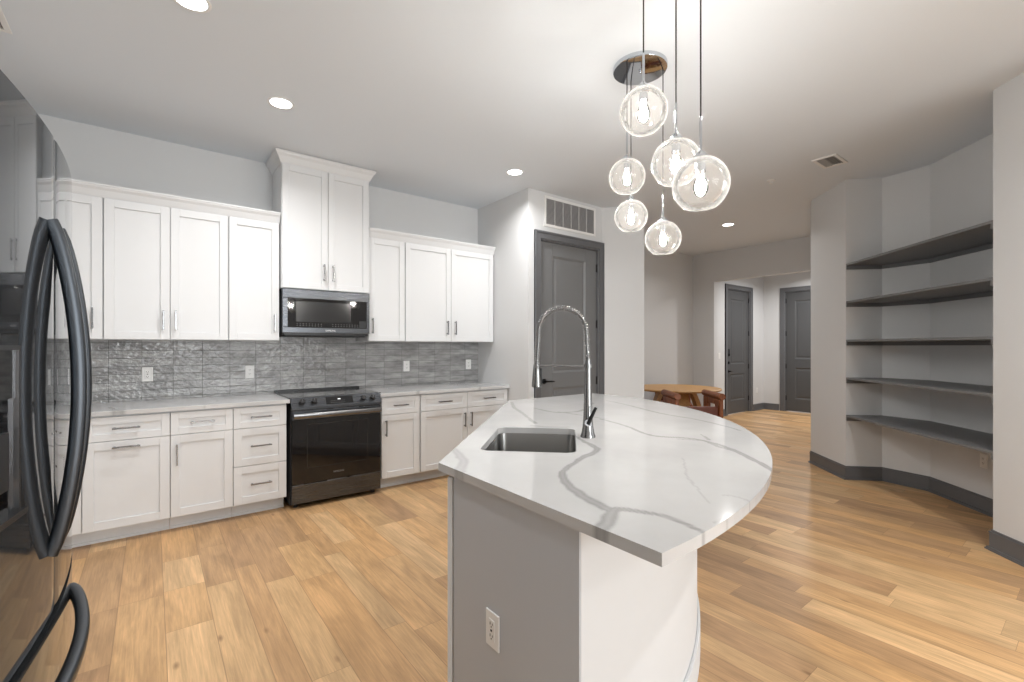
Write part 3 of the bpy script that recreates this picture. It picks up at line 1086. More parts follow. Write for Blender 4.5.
YO = YB-0.010
outlet(Matrix.Translation((-0.030, YO, 1.124)), 'white duplex outlet on the grey tile nearest the refrigerator', dec=True)
outlet(Matrix.Translation((0.699, YO, 1.120)), 'white duplex outlet on the grey tile just left of the range')
outlet(Matrix.Translation((2.227, YO, 1.133)), 'white duplex outlet on the grey tile just right of the range')
outlet(Matrix.Translation((3.036, YO, 1.134)), 'white duplex outlet on the grey tile by the pantry corner')
# on the island's shade-toned end panel, facing -X
outlet(Matrix.Translation((0.872, 1.222, 0.435)) @ Matrix.Rotation(-PI/2, 4, 'Z'), 'white rectangular outlet on the shade-toned end panel of the island', dec=True)
outlet(Matrix.Translation((10.15, 4.60, 0.42)), 'small white outlet low on the foyer wall right of the entry door')
outlet(Matrix.Translation((8.60, 4.60, 1.17)), 'white light switch on the foyer wall left of the entry door', 'light_switch', switch=True, cat='light switch')
nd = (Vector((5.035, 0.32))-Vector((5.745, 1.03))).normalized()
pn = Vector((5.745, 1.03))+nd*0.57
outlet(Matrix.Translation((pn.x, pn.y, 0.42)) @ Matrix.Rotation(math.radians(225), 4, 'Z'), 'white outlet in the wall niche under the lowest dark shelf')

# ------------------------------------------------------------------ kitchen island
isl = thing('kitchen_island', 'white curved kitchen island base under the veined quartz countertop', 'kitchen island', (1.5, 1.7, 0))
RB = 2.13
CI = (0.85, 2.97)


def rel(pts, o=(1.5, 1.7)):
    return [(p[0]-o[0], p[1]-o[1]) for p in pts]


XL = 0.872
PT = 0.006
a0 = -math.acos((XL+PT-CI[0])/RB)
arc = [(CI[0]+RB*math.cos(a), CI[1]+RB*math.sin(a)) for a in [a0+(0-a0)*i/40 for i in range(41)]]
arc2 = arc[:-1]+[(arc[-1][0], 2.94)]
inner = [(CI[0]+(RB-0.10)*math.cos(a), CI[1]+(RB-0.10)*math.sin(a)) for a in [a0+(0.0-a0)*i/40 for i in range(41)]]
# curved knee wall
m = MB()
inn = [p for p in inner if p[0] > XL+0.101 and p[1] < 2.84]
m.prism(rel([(XL+PT, arc[0][1])]+arc[1:-1]+[(arc[-1][0], 2.94), (arc[-1][0]-0.1, 2.94)]+inn[::-1]+[(XL+0.10, inn[0][1]), (XL+PT, inn[0][1])]), 0, 0.8835)
m.build('curved_wall', M_wall, isl, smooth=25)
# end panel (faces -X), its shade painted in as grey, and the mirrored end (faces +Y)
e0 = arc[0][1]
MB().prism(rel([(XL, e0+0.0005), (XL+PT-0.0005, e0+0.0005), (XL+PT-0.0005, inn[0][1]+0.001), (XL+0.10, inn[0][1]+0.001), (XL+0.10, 1.56), (XL, 1.47)]), 0, 0.8835).build('end_panel', mat('painted_panel_shade', (0.50, 0.52, 0.55), 0.5), isl)
MB().prism(rel([(2.33, 2.94), (2.30, 2.84), (arc[-1][0]-0.1, 2.84), (arc[-1][0]-0.1, 2.94)]), 0, 0.8835).build('end_panel', M_wall, isl)
# sink cabinet with 45 degree front: front plane Y-X = 0.60 inset from the top's edge
kf = 0.636
m = MB()
p0 = Vector((XL-0.012, XL-0.012+kf)); p1 = Vector((2.300, 2.300+kf))
fd = Vector((S2, -S2))
q0 = p0+fd*0.022; q1 = p1+fd*0.022
m.prism(rel([tuple(q0), tuple(q1), tuple(q1+fd*0.02), tuple(q0+fd*0.02)]), 0.10, 0.8835)
m.build('cabinet_body', M_cab, isl)
tk0 = p0+fd*0.085; tk1 = p1+fd*0.085
MB().prism(rel([tuple(tk0), tuple(tk1), tuple(tk1+fd*0.015), tuple(tk0+fd*0.015)]), 0.0, 0.10).build('toe_kick', M_cab, isl)
Lf = (p1-p0).length
Mf = Matrix.Translation((p0.x-1.5, p0.y-1.7, 0)) @ Matrix.Rotation(PI/4+PI, 4, 'Z') @ Matrix.Translation((-Lf, 0, 0))
nd_ = 4
for i in range(nd_):
    a, b = Lf*i/nd_, Lf*(i+1)/nd_
    d = shaker(a+(0.0 if i == nd_-1 else GAP), b-(0.0 if i == nd_-1 else GAP), 0.108, 0.868, 0.0, 'door', isl)
    d.matrix_local = Mf
    pull(d, (b-0.04) if i % 2 == 0 else (a+0.04), 0.74, 0.0, 0.15, True)
# shoe along the curved wall
sh = [(CI[0]+(RB+0.013)*math.cos(a), CI[1]+(RB+0.013)*math.sin(a)) for a in [a0+(0-a0)*i/40 for i in range(41)]]
sh2 = [(CI[0]+(RB+0.001)*math.cos(a), CI[1]+(RB+0.001)*math.sin(a)) for a in [a0+(0-a0)*i/40 for i in range(41)]]
MB().prism(rel(sh+sh2[::-1]), 0, 0.135).build('baseboard', M_wall, isl, bevel=0.002)

# ------------------------------------------------------------------ sink
sk = thing('undermount_sink', 'brushed stainless undermount sink set in the island countertop', 'sink', (SC.x, SC.y, 0.68), PI/4)


def rrect(hl, hs, r, k=6):
    pts = []
    for (sx, sy, a_) in ((1, 1, 0), (-1, 1, PI/2), (-1, -1, PI), (1, -1, 3*PI/2)):
        for i in range(k+1):
            a = a_+PI/2*i/k
            pts.append((sx*(hl-r)+r*math.cos(a), sy*(hs-r)+r*math.sin(a)))
    return pts


m = MB()
rings = []
for (dl, rr, z) in ((0.020, 0.055, 0.2035), (-0.001, 0.045, 0.2035), (-0.002, 0.045, 0.20), (-0.004, 0.045, 0.05), (-0.014, 0.045, 0.022), (-0.040, 0.045, 0.010)):
    rings.append([m.bm.verts.new((p[0], p[1], z)) for p in rrect(HL+dl, HS+dl, rr)])
cen = m.bm.verts.new((0, 0, 0.004))
for u, v in zip(rings[:-1], rings[1:]):
    k = len(u)
    for i in range(k):
        m.bm.faces.new([u[i], u[(i+1) % k], v[(i+1) % k], v[i]])
for i in range(k):
    m.bm.faces.new([rings[-1][i], rings[-1][(i+1) % k], cen])
o = m.build('basin', M_sink, sk, smooth=50)
MB().lathe([(0.0, 0.012), (0.012, 0.012), (0.035, 0.010), (0.044, 0.013), (0.046, 0.011), (0.044, 0.006)], 28).build('drain', M_chrome, sk, smooth=40)

# ------------------------------------------------------------------ faucet
FB = Vector((1.659, 1.542, 0.914))
fa = thing('faucet', 'tall chrome pull-down faucet with a coiled spring neck beside the sink', 'faucet', tuple(FB), math.radians(135))
# local +x points to the sink
m = MB()
m.lathe([(0.036, 0.0), (0.036, 0.006), (0.031, 0.020), (0.026, 0.05), (0.0235, 0.08), (0.022, 0.10), (0.0145, 0.34), (0.0135, 0.372), (0.0, 0.372)], 28)
m.build('column', M_nickel, fa, smooth=40)
MB().cyl((0, 0, 0.075), (0.0, 0.044, 0.075), 0.019, 0.017, 20).build('valve_body', M_chrome, fa, smooth=40)
lv = MB().tube([(0, 0.040, 0.070), (-0.012, 0.050, 0.10), (-0.036, 0.056, 0.150)], [0.010, 0.009, 0.007], 12)
lv.build('lever', M_blackmetal, fa, smooth=40)
path = []
H0, top = 0.37, 0.622
hw_ = 0.115
for i in range(12):
    z = H0+(0.505-H0)*i/12
    path.append(Vector((0.008*i/12, 0, z)))
for i in range(25):
    a = PI*i/24
    path.append(Vector((0.008+hw_-hw_*math.cos(a), 0, 0.505+(top-0.505)*math.sin(a))))
endx = 0.008+2*hw_
for i in range(1, 10):
    path.append(Vector((endx+0.008*i/9, 0, 0.505-(0.505-0.345)*i/9)))
MB().tube(path, 0.0055, 10, up=(0, 1, 0)).build('hose', M_nickel, fa, smooth=60)
# coil spring around the hose
cum = [0]
for a, b in zip(path[:-1], path[1:]):
    cum.append(cum[-1]+(b-a).length)
tot = cum[-1]
turns = 56
cp = []
for k in range(turns*8+1):
    s = tot*k/(turns*8)
    i = 0
    while i < len(cum)-2 and cum[i+1] < s:
        i += 1
    f_ = (s-cum[i])/(cum[i+1]-cum[i])
    p = path[i].lerp(path[i+1], f_)
    t_ = (path[i+1]-path[i]).normalized()
    nn = t_.cross(Vector((0, 1, 0))).normalized()
    ph = 2*PI*k/8
    cp.append(p+nn*math.cos(ph)*0.0128+Vector((0, 1, 0))*math.sin(ph)*0.0128)
MB().tube(cp, 0.0033, 6).build('spring_coil', M_nickel, fa, smooth=80)
hx = endx+0.009
m = MB()
m.lathe([(0.0, 0.0), (0.022, 0.0), (0.0245, 0.003), (0.0235, 0.02), (0.0180, 0.085), (0.0160, 0.105), (0.0125, 0.112), (0.0120, 0.135), (0.0, 0.135)], 24, Matrix.Translation((hx, 0, 0.238)))
m.build('spray_head', M_nickel, fa, smooth=40)
MB().box(hx-0.026, hx-0.014, -0.006, 0.006, 0.25, 0.33).build('spray_button', M_blackmetal, fa, bevel=0.003)
m = MB().cyl((0.012, 0, 0.342), (hx-0.012, 0, 0.342), 0.0045)
m.lathe([(0.0175, -0.009), (0.0205, -0.009), (0.0205, 0.009), (0.0175, 0.009), (0.0175, -0.009)], 20, Matrix.Translation((0, 0, 0.342)))
m.lathe([(0.0125, -0.006), (0.0155, -0.006), (0.0155, 0.006), (0.0125, 0.006), (0.0125, -0.006)], 20, Matrix.Translation((hx, 0, 0.342)))
m.build('holder_arm', M_nickel, fa, smooth=40)

# ------------------------------------------------------------------ range
RX0, RX1 = 0.903, 1.667
rg = thing('range', 'dark stainless slide-in electric range with a black glass oven door', 'range', ((RX0+RX1)/2, YB, 0))
hwid = (RX1-RX0)/2
def RL(y): return y-YB
m = MB().box(-hwid, hwid, RL(4.155), -0.03, 0.035, 0.905)
m.build('body', M_gasket, rg)
for sx in (-1, 1):
    for yy in (RL(4.20), RL(4.70)):
        MB().cyl((sx*(hwid-0.05), yy, 0), (sx*(hwid-0.05), yy, 0.036), 0.018).build('foot', M_black, rg)
MB().box(-hwid-0.005, hwid+0.022, RL(4.175), RL(4.745), 0.9155, 0.923).build('cooktop', mat('dark_cooktop_glass', (0.035, 0.035, 0.036), 0.12, 0.0, 0.5), rg, bevel=0.002)
for (bx_, by_, br_) in ((-0.19, 4.32, 0.11), (0.19, 4.32, 0.09), (-0.19, 4.58, 0.08), (0.19, 4.58, 0.11), (0, 4.45, 0.06)):
    MB().lathe([(br_-0.002, 0), (br_, 0), (br_, 0.0004), (br_-0.002, 0.0004), (br_-0.002, 0)], 40, Matrix.Translation((bx_, RL(by_), 0.9231))).build('burner_ring', mat('burner_print', (0.16, 0.16, 0.16), 0.3), rg)
MB().box(-hwid-0.005, hwid+0.022, RL(4.745), RL(4.776), 0.9155, 0.942).build('rear_vent_trim', M_black, rg, bevel=0.003)
# sloped control panel
m = MB()
prof = [(4.190, 0.9235), (4.150, 0.9235), (4.105, 0.845), (4.105, 0.822), (4.190, 0.822)]
a = [m.bm.verts.new((-hwid, RL(p[0]), p[1])) for p in prof]
b = [m.bm.verts.new((hwid, RL(p[0]), p[1])) for p in prof]
m.bm.faces.new(a); m.bm.faces.new(b[::-1])
for i in range(5):
    m.bm.faces.new([a[i], a[(i+1) % 5], b[(i+1) % 5], b[i]])
m.build('control_panel', M_steel, rg, bevel=0.002)
sl = Vector((0, 4.150-4.105, 0.9235-0.845)).normalized()      # up the slope
nrm = Vector((0, -sl.z, sl.y))
def onpanel(x, s, h=0.0):
    p = Vector((x, RL(4.105), 0.845))+sl*s+nrm*h
    return p
Mk = Matrix((Vector((1, 0, 0)).to_4d(), sl.to_4d(), nrm.to_4d(), Vector((0, 0, 0, 1)))).transposed()
Mk = Matrix(((1, 0, 0, 0), (0, sl.y, nrm.y, 0), (0, sl.z, nrm.z, 0), (0, 0, 0, 1)))
disp = MB().box(-0.105, 0.125, -0.034, 0.034, 0, 0.0015, Matrix.Translation(onpanel(0, 0.045, 0.0)) @ Mk).build('display', M_bglass, rg)
MB().box(-0.006, 0.018, 0.006, 0.014, 0, 0.0022, Matrix.Translation(onpanel(0, 0.045, 0.0)) @ Mk).build('glowing_bar', mat('pale_glow', (0.5, 0.5, 0.5), 0.4, emis=(1, 1, 1), emis_s=0.7), disp)  # small glowing rectangle on the display
m = MB()
for i in range(9):
    for j in range(2):
        m.box(-0.085+i*0.014, -0.081+i*0.014, -0.018+j*0.018, -0.015+j*0.018, 0, 0.0019, Matrix.Translation(onpanel(0.02, 0.040, 0.0)) @ Mk)
m.build('key_legends', mat('grey_print', (0.25, 0.25, 0.25), 0.5), disp)
for kx in (-0.300, -0.205, 0.215, 0.300):
    kn = MB().lathe([(0.027, 0), (0.027, 0.006), (0.023, 0.008), (0.0215, 0.032), (0.019, 0.035), (0.0, 0.035)], 28, Matrix.Translation(onpanel(kx, 0.042, 0)) @ Mk).build('knob', M_black, rg, smooth=35)
    MB().box(-0.002, 0.002, -0.004, 0.020, 0.035, 0.037, Matrix.Translation(onpanel(kx, 0.042, 0)) @ Mk).build('pointer', M_nickel, kn)
# oven door
dy0, dy1 = 4.118, 4.155
m = MB()
wd_ = hwid-0.004
m.box(-wd_, wd_, RL(dy0), RL(dy1), 0.742, 0.812)
dr = m.build('oven_door', M_steel, rg, bevel=0.002)
MB().box(-wd_, wd_, RL(dy0), RL(dy1), 0.205, 0.7415).build('door_glass', M_bglass, dr, bevel=0.002)
# inner window frame print and racks seen faintly through the glass
m = MB()
ix, iz0, iz1 = 0.26, 0.33, 0.70
m.box(-ix, ix, RL(dy0)-0.0004, RL(dy0)-0.0001, iz0, iz0+0.004); m.box(-ix, ix, RL(dy0)-0.0004, RL(dy0)-0.0001, iz1-0.004, iz1)
m.box(-ix, -ix+0.004, RL(dy0)-0.0004, RL(dy0)-0.0001, iz0, iz1); m.box(ix-0.004, ix, RL(dy0)-0.0004, RL(dy0)-0.0001, iz0, iz1)
m.build('window_border', mat('dark_print', (0.03, 0.03, 0.03), 0.2), dr)
# wide bowed handle
hp = []
for i in range(17):
    u = -1+2*i/16
    hp.append((u*(wd_-0.008), RL(4.062)+0.018*u*u, 0.777))
m = MB().sweep(hp, [(-0.006, -0.020), (0.004, -0.020), (0.007, -0.010), (0.008, 0), (0.007, 0.010), (0.004, 0.020), (-0.006, 0.020)], (0, 0, 1))
for sx in (-1, 1):
    m.box(sx*(wd_-0.030)-0.020, sx*(wd_-0.030)+0.020, RL(4.085), RL(dy0)+0.002, 0.762, 0.792)
m.build('handle', mat('polished_steel_handle', (0.22, 0.22, 0.225), 0.22, 1.0), dr, smooth=50)
# black slot between door and panel
MB().box(-wd_, wd_, RL(4.135), RL(4.155), 0.811, 0.823).build('vent_slot', M_black, rg)
MB().box(-wd_, wd_, RL(dy0), RL(dy1), 0.045, 0.200).build('storage_drawer', M_steel, rg, bevel=0.002)
Mt = Matrix.Translation((0.0, RL(dy0)-0.0006, 0.268)) @ Matrix.Rotation(PI/2, 4, 'X')
text_mesh('logo', 'SAMSUNG', 0.020, mat('logo_grey', (0.22, 0.22, 0.22), 0.4), dr, Mt)

# ------------------------------------------------------------------ microwave
MX0, MX1, MZ0, MZ1 = 0.889, 1.661, 1.440, 1.860
mw = thing('microwave', 'dark stainless over-the-range microwave with a black glass window', 'microwave', ((MX0+MX1)/2, YB, MZ0))
hm = (MX1-MX0)/2; HM = MZ1-MZ0
YM = 4.385
m = MB().box(-hm+0.004, hm-0.004, RL(YM+0.035), -0.012, 0.012, HM-0.001).box(-hm+0.03, hm-0.03, RL(YM+0.05), -0.03, 0.0, 0.012)
m.build('body', M_gasket, mw, bevel=0.002)
# door frame: bowed stainless surround
m = MB()
zt = HM-0.004
m.box(-hm, hm, RL(YM), RL(YM+0.034), zt-0.080, zt)
m.box(-hm, hm, RL(YM), RL(YM+0.034), 0.030, 0.080)
m.box(-hm, -hm+0.045, RL(YM), RL(YM+0.034), 0.080, zt-0.080)
m.box(hm-0.030, hm, RL(YM), RL(YM+0.034), 0.080, zt-0.080)
dm = m.build('door', M_steel, mw, bevel=0.004)
MB().box(-hm+0.045, hm-0.030, RL(YM+0.003), RL(YM+0.030), 0.080, zt-0.080).build('window_glass', M_bglass, dm)
MB().box(-hm+0.11, hm-0.18, RL(YM+0.0022), RL(YM+0.0030), 0.130, zt-0.105).build('window_mesh', mat('window_mesh_print', (0.016, 0.016, 0.017), 0.15), dm)
m = MB()
for i in range(22):
    if i in (9, 10, 11):
        continue
    for j in range(2):
        m.box(-0.27+i*0.0255, -0.262+i*0.0255, RL(YM+0.0020), RL(YM+0.0030), 0.093+j*0.017, 0.097+j*0.017)
m.build('key_legends', mat('grey_print', (0.25, 0.25, 0.25), 0.5), dm)
MB().box(hm-0.10, hm-0.035, RL(YM+0.0020), RL(YM+0.0030), 0.085, 0.150).build('clock_display', M_black, dm)
Mt = Matrix.Translation((0.02, RL(YM)-0.0006, 0.054)) @ Matrix.Rotation(PI/2, 4, 'X')
text_mesh('logo', 'SAMSUNG', 0.020, mat('logo_light', (0.65, 0.65, 0.65), 0.4), dm, Mt)
MB().box(-hm+0.02, hm-0.02, RL(YM+0.012), RL(YM+0.06), 0.012, 0.030).build('bottom_vent', M_black, mw)

# ------------------------------------------------------------------ refrigerator
FY0, FY1, FYC = 0.905, 1.815, 1.36
FXF = -0.157
RF = 2.67
FH = 1.78
fr = thing('refrigerator', 'black stainless French-door refrigerator with bowed handles at the left edge', 'refrigerator', (-0.55, FYC, 0))


def fx(y):
    return FXF-(y-1.45)**2/(2*RF)


def FP(x, y): return (x+0.55, y-FYC)


MB().box(-0.925+0.55, -0.245+0.55, FY0+0.005-FYC, FY1-0.005-FYC, 0.03, FH-0.02).build('body', mat('dark_grey_side', (0.05, 0.05, 0.052), 0.4), fr, bevel=0.004)


def fdoor(name, y0, y1, z0, z1, hole=None):
    m = MB()
    N = 24
    ys = [y0+(y1-y0)*i/N for i in range(N+1)]
    rr = 0.005
    front = []
    for y in ys:
        front.append(FP(fx(y), y))
    # soften the two vertical edges
    pts = [FP(-0.240, y0), FP(fx(y0)-rr, y0), FP(fx(y0)-rr*0.3, y0+rr*0.3)]+[FP(fx(y), y) for y in ys if y0+rr <= y <= y1-rr]+[FP(fx(y1)-rr*0.3, y1-rr*0.3), FP(fx(y1)-rr, y1), FP(-0.240, y1)]
    m.prism(pts, z0, z1)
    return m.build(name, M_fridge, fr, smooth=35)


YS = 1.342
ld = fdoor('left_door', FY0, YS-0.0012, 0.812, FH)
rd = fdoor('right_door', YS+0.0012, FY1, 0.812, FH)
fz = fdoor('freezer_drawer', FY0, FY1, 0.06, 0.792)
MB().box(-0.235+0.55, -0.20+0.55, FY0+0.01-FYC, FY1-0.01-FYC, 0.790, 0.814).build('door_gasket', M_gasket, fr)
MB().box(-0.9+0.55, -0.26+0.55, FY0+0.02-FYC, FY1-0.02-FYC, 0.0, 0.06).build('base_grille', M_black, fr)
MB().box(-0.30+0.55, -0.20+0.55, YS-0.07-FYC, YS+0.07-FYC, FH-0.0, FH+0.012).build('hinge_cover', M_black, fr, bevel=0.004)


def vhandle(y, z0, z1, parent, bow=0.044):
    m = MB()
    pts = []
    base = fx(1.29)
    n = 28
    for i in range(n+1):
        u = i/n
        k = math.sin(PI*u)
        off = 0.002+(bow-0.002)*(k**0.72)
        pts.append((base+off+0.55, y-FYC, z0+(z1-z0)*u))
    sec = [(-0.0115, -0.009), (-0.007, -0.012), (0.007, -0.012), (0.0115, -0.009), (0.0125, 0.0), (0.0115, 0.009), (0.007, 0.012), (-0.007, 0.012), (-0.0115, 0.009), (-0.0125, 0.0)]
    m.sweep(pts, sec, (0, 1, 0))
    return m.build('handle', M_fhandle, parent, smooth=50)


vhandle(1.290, 0.937, 1.600, ld)
vhandle(1.385, 0.937, 1.600, rd)
# freezer handle: horizontal, bowed outwards
m = MB()
pts = []
yA, yB_ = 1.00, 1.62
for i in range(29):
    u = i/28
    y = yA+(yB_-yA)*u
    k = math.sin(PI*u)
    base = FXF-0.010
    off = 0.002+0.046*(k**0.7)
    pts.append((base+off+0.55, y-FYC, 0.736))
m.sweep(pts, [(-0.0115, -0.009), (-0.007, -0.012), (0.007, -0.012), (0.0115, -0.009), (0.0125, 0.0), (0.0115, 0.009), (0.007, 0.012), (-0.007, 0.012), (-0.0115, 0.009), (-0.0125, 0.0)], (0, 0, 1))
m.build('handle', M_fhandle, fz, smooth=50)
# water and ice dispenser on the left door
dz0, dz1, dyA, dyB = 1.075, 1.352, 0.935, 1.105
dsp = MB()
def dfx(y, o): return fx(y)+o+0.55
def dbox(m, y0, y1, z0, z1, o0, o1):
    N = 8
    pts = [(dfx(y0+(y1-y0)*i/N, o1), y0+(y1-y0)*i/N-FYC) for i in range(N+1)]+[(dfx(y0+(y1-y0)*i/N, o0), y0+(y1-y0)*i/N-FYC) for i in range(N, -1, -1)]
    m.prism(pts, z0, z1)
dbox(dsp, dyB-0.008, dyB, dz0, dz1, -0.004, 0.008); dbox(dsp, dyA, dyA+0.008, dz0, dz1, -0.004, 0.008)
dbox(dsp, dyA, dyB, dz1-0.008, dz1, -0.004, 0.008); dbox(dsp, dyA, dyB, dz0, dz0+0.010, -0.004, 0.016)
dd = dsp.build('dispenser', mat('dark_steel_bezel', (0.16, 0.16, 0.165), 0.25, 1.0), ld)
q = MB(); dbox(q, dyA+0.008, dyB-0.008, dz0+0.010, dz1-0.085, -0.002, 0.0012)
q.build('dispenser_cavity', M_bglass, dd)
q = MB(); dbox(q, dyA+0.008, dyB-0.008, dz1-0.085, dz1-0.008, -0.002, 0.004)
q.build('dispenser_panel', M_bglass, dd)
q = MB(); dbox(q, dyA+0.045, dyB-0.045, dz0+0.05, dz0+0.14, 0.0012, 0.008)
q.build('dispenser_paddle', M_fhandle, dd)


# ------------------------------------------------------------------ niche shelves
def shelf(zt, label):
    fl = [N0, NB[0], NB[1], NB[2], NB[3], N1]
    e_ = 0.001
    c = Vector((5.1, 0.95))
    pts = [tuple(c+(Vector(p)-c)*(1-e_)) for p in fl]
    t = thing('shelf', label, 'shelf', (5.1, 0.95, zt-0.02), group=None)
    r = [(p[0]-5.1, p[1]-0.95) for p in pts]
    MB().prism(r, 0, 0.020).build('shelf_board', M_shelf, t, bevel=0.001)
    # support cleats under the board along the five niche walls
    ins = offset_poly(r, -0.018)
    ins[0] = (r[0][0]-0.018*S2, r[0][1]-0.018*S2); ins[-1] = (r[-1][0]+0.018*S2, r[-1][1]+0.018*S2)
    MB().prism(r+ins[::-1], -0.038, -0.0002).build('cleat', M_shelf, t)
    return t


for zt, nm in ((2.190, 'topmost dark grey angular shelf in the wall niche'), (1.810, 'second dark grey shelf from the top of the wall niche'),
               (1.418, 'middle dark grey shelf of five, at eye level in the wall niche'), (1.035, 'fourth dark grey shelf from the top of the wall niche'),
               (0.655, 'lowest dark grey shelf in the wall niche, above the baseboard')):
    shelf(zt, nm)


# ------------------------------------------------------------------ ceiling fittings
def spot(loc, power, size=0.14, spread=150):
    d = bpy.data.lights.new('downlight_lamp', 'AREA')
    d.shape = 'DISK'; d.size = size; d.energy = power; d.color = (1.0, 0.985, 0.97)
    d.spread = math.radians(spread)
    o = bpy.data.objects.new('downlight_lamp', d); COL.objects.link(o)
    o.location = loc
    return o


def downlight(x, y, label, power=DOWNLIGHT_W):
    t = thing('recessed_downlight', label, 'ceiling light', (x, y, CEIL))
    MB().lathe([(0.068, -0.004), (0.078, -0.006), (0.085, -0.003), (0.086, 0.0), (0.068, 0.0), (0.068, -0.004)], 36).build('trim_ring', M_white, t, smooth=40)
    MB().lathe([(0.0, -0.0045), (0.066, -0.0045)], 36).build('diffuser', M_led, t)
    o = spot((0, 0, -0.012), power); o.parent = t
    return t


downlight(0.71, 3.544, 'round recessed ceiling light left of the tall microwave cabinet')
downlight(0.151, 2.761, 'round recessed ceiling light cut by the top edge of the photo')
downlight(2.79, 3.55, 'round recessed ceiling light in front of the pantry wall')
downlight(6.334, 3.26, 'round recessed ceiling light over the dining area')
downlight(9.4, 3.3, 'round recessed ceiling light in the foyer', 40)
for x, y, l in ((0.6, -2.6, 'left'), (3.2, -2.6, 'right')):
    downlight(x, y, 'round recessed ceiling light in the living room, %s of two' % l)
downlight(2.75, -0.35, 'added unseen ceiling light between the kitchen and the living room, brightening the niche wall', 22)  # added downlight, out of view, to brighten the right wall and niche


def register(loc, rotz, L, W, label):
    t = thing('ceiling_register', label, 'air vent', loc, rotz)
    m = MB()
    a, b, fl = L/2, W/2, 0.028
    m.box(-a-fl, -a, -b-fl, b+fl, -0.010, 0); m.box(a, a+fl, -b-fl, b+fl, -0.010, 0)
    m.box(-a, a, -b-fl, -b, -0.010, 0); m.box(-a, a, b, b+fl, -0.010, 0)
    m.build('frame', M_white, t, bevel=0.003)
    MB().box(-a, a, -b, b, -0.001, 0.0).build('duct_back', mat('duct_grey', (0.20, 0.20, 0.20), 0.6), t)
    m = MB()
    n = 7
    for i in range(n):
        y = -b+W*(i+0.5)/n
        m.box(-a, a, -0.008, 0.008, -0.0008, 0.0008, Matrix.Translation((0, y, -0.006)) @ Matrix.Rotation(math.radians(35 if i < n/2 else -35), 4, 'X'))
    m.build('louvre', mat('register_grey', (0.42, 0.42, 0.42), 0.5), t)
    return t


register((4.90, 1.572, CEIL), 0.0, 0.245, 0.14, 'rectangular ceiling air register near the shelf niche')
register((-0.705, 3.455, CEIL), PI/2, 0.32, 0.16, 'white ceiling air register cut by the left edge of the photo')
t = thing('fire_sprinkler', 'small white fire sprinkler on the ceiling near the air register', 'sprinkler', (5.00, 2.126, CEIL))
MB().lathe([(0.040, 0), (0.038, -0.005), (0.018, -0.009), (0.0, -0.009)], 24).build('escutcheon', M_white, t, smooth=40)
MB().lathe([(0.0, -0.030), (0.016, -0.030), (0.016, -0.027), (0.006, -0.024), (0.006, -0.008)], 16).build('deflector', M_white, t, smooth=40)


# ------------------------------------------------------------------ pendants
def pendant_cluster(x, y, pend, label):
    t = thing('pendant_light', label, 'pendant light', (x, y, CEIL))
    MB().lathe([(0.0, -0.026), (0.150, -0.026), (0.158, -0.023), (0.160, -0.018), (0.160, 0.0), (0.0, 0.0)], 48).build('canopy', M_chrome, t, smooth=40)
    MB().lathe([(0.0, -0.040), (0.006, -0.039), (0.008, -0.034), (0.005, -0.030), (0.005, -0.026)], 16).build('canopy_nut', M_chrome, t, smooth=40)
    for (px, py, zc, R) in pend:
        lx, ly = px-x, py-y
        # cord, chrome stem, socket, globe with open cut bottom, bulb
        zt = zc-CEIL+R*0.93
        g = MB()
        prof = []
        a0_, a1_ = math.radians(16), math.radians(146)
        for i in range(27):
            a = a0_+(a1_-a0_)*i/26
            prof.append((R*math.sin(a), R*math.cos(a)))
        th = 0.003
        prof2 = [((R-th)*math.sin(a0_+(a1_-a0_)*i/26), (R-th)*math.cos(a0_+(a1_-a0_)*i/26)) for i in range(26, -1, -1)]
        g.lathe(prof+prof2+[prof[0]], 40, Matrix.Translation((lx, ly, zc-CEIL)))
        c = MB().cyl((lx, ly, -0.02), (lx, ly, zt+0.16), 0.0032, seg=8).build('cord', M_cord, t, smooth=60)
        MB().cyl((lx, ly, zt+0.03), (lx, ly, zt+0.165), 0.0055, seg=12).build('stem', M_chrome, t, smooth=60)
        MB().lathe([(0.0, zt+0.035), (0.008, zt+0.034), (0.028, zt+0.012), (0.030, zt+0.008), (0.030, zt-0.002), (0.0195, zt-0.004), (0.0195, zt-0.050), (0.0, zt-0.050)], 24,
                   Matrix.Translation((lx, ly, 0))).build('socket', M_chrome, t, smooth=40)
        gl = g.build('globe', M_globe, t, smooth=60)
        zb = zt-0.050
        MB().lathe([(0.013, zb), (0.014, zb-0.008), (0.024, zb-0.035), (0.029, zb-0.060), (0.026, zb-0.080), (0.014, zb-0.095), (0.0, zb-0.098)], 24,
                   Matrix.Translation((lx, ly, 0))).build('bulb', M_bulbglass, gl, smooth=60)
        MB().lathe([(0.0, zb-0.010), (0.006, zb-0.014), (0.010, zb-0.035), (0.012, zb-0.055), (0.009, zb-0.072), (0.0, zb-0.080)], 16,
                   Matrix.Translation((lx, ly, 0))).build('filament', M_glow, gl, smooth=60)
        d = bpy.data.lights.new('bulb_lamp', 'POINT'); d.energy = BULB_W; d.shadow_soft_size = 0.028; d.color = (1.0, 0.985, 0.965)
        lo = bpy.data.objects.new('bulb_lamp', d); COL.objects.link(lo); lo.parent = t; lo.location = (lx, ly, zb-0.045)
    return t


def ray_at(px, py, d):
    yaw = math.radians(52.2)
    F = (math.cos(yaw), math.sin(yaw)); R = (math.sin(yaw), -math.cos(yaw))
    u = (px-512)/464
    return (F[0]+u*R[0])*d, (F[1]+u*R[1])*d, 1.35+(346.5-py)*d/464


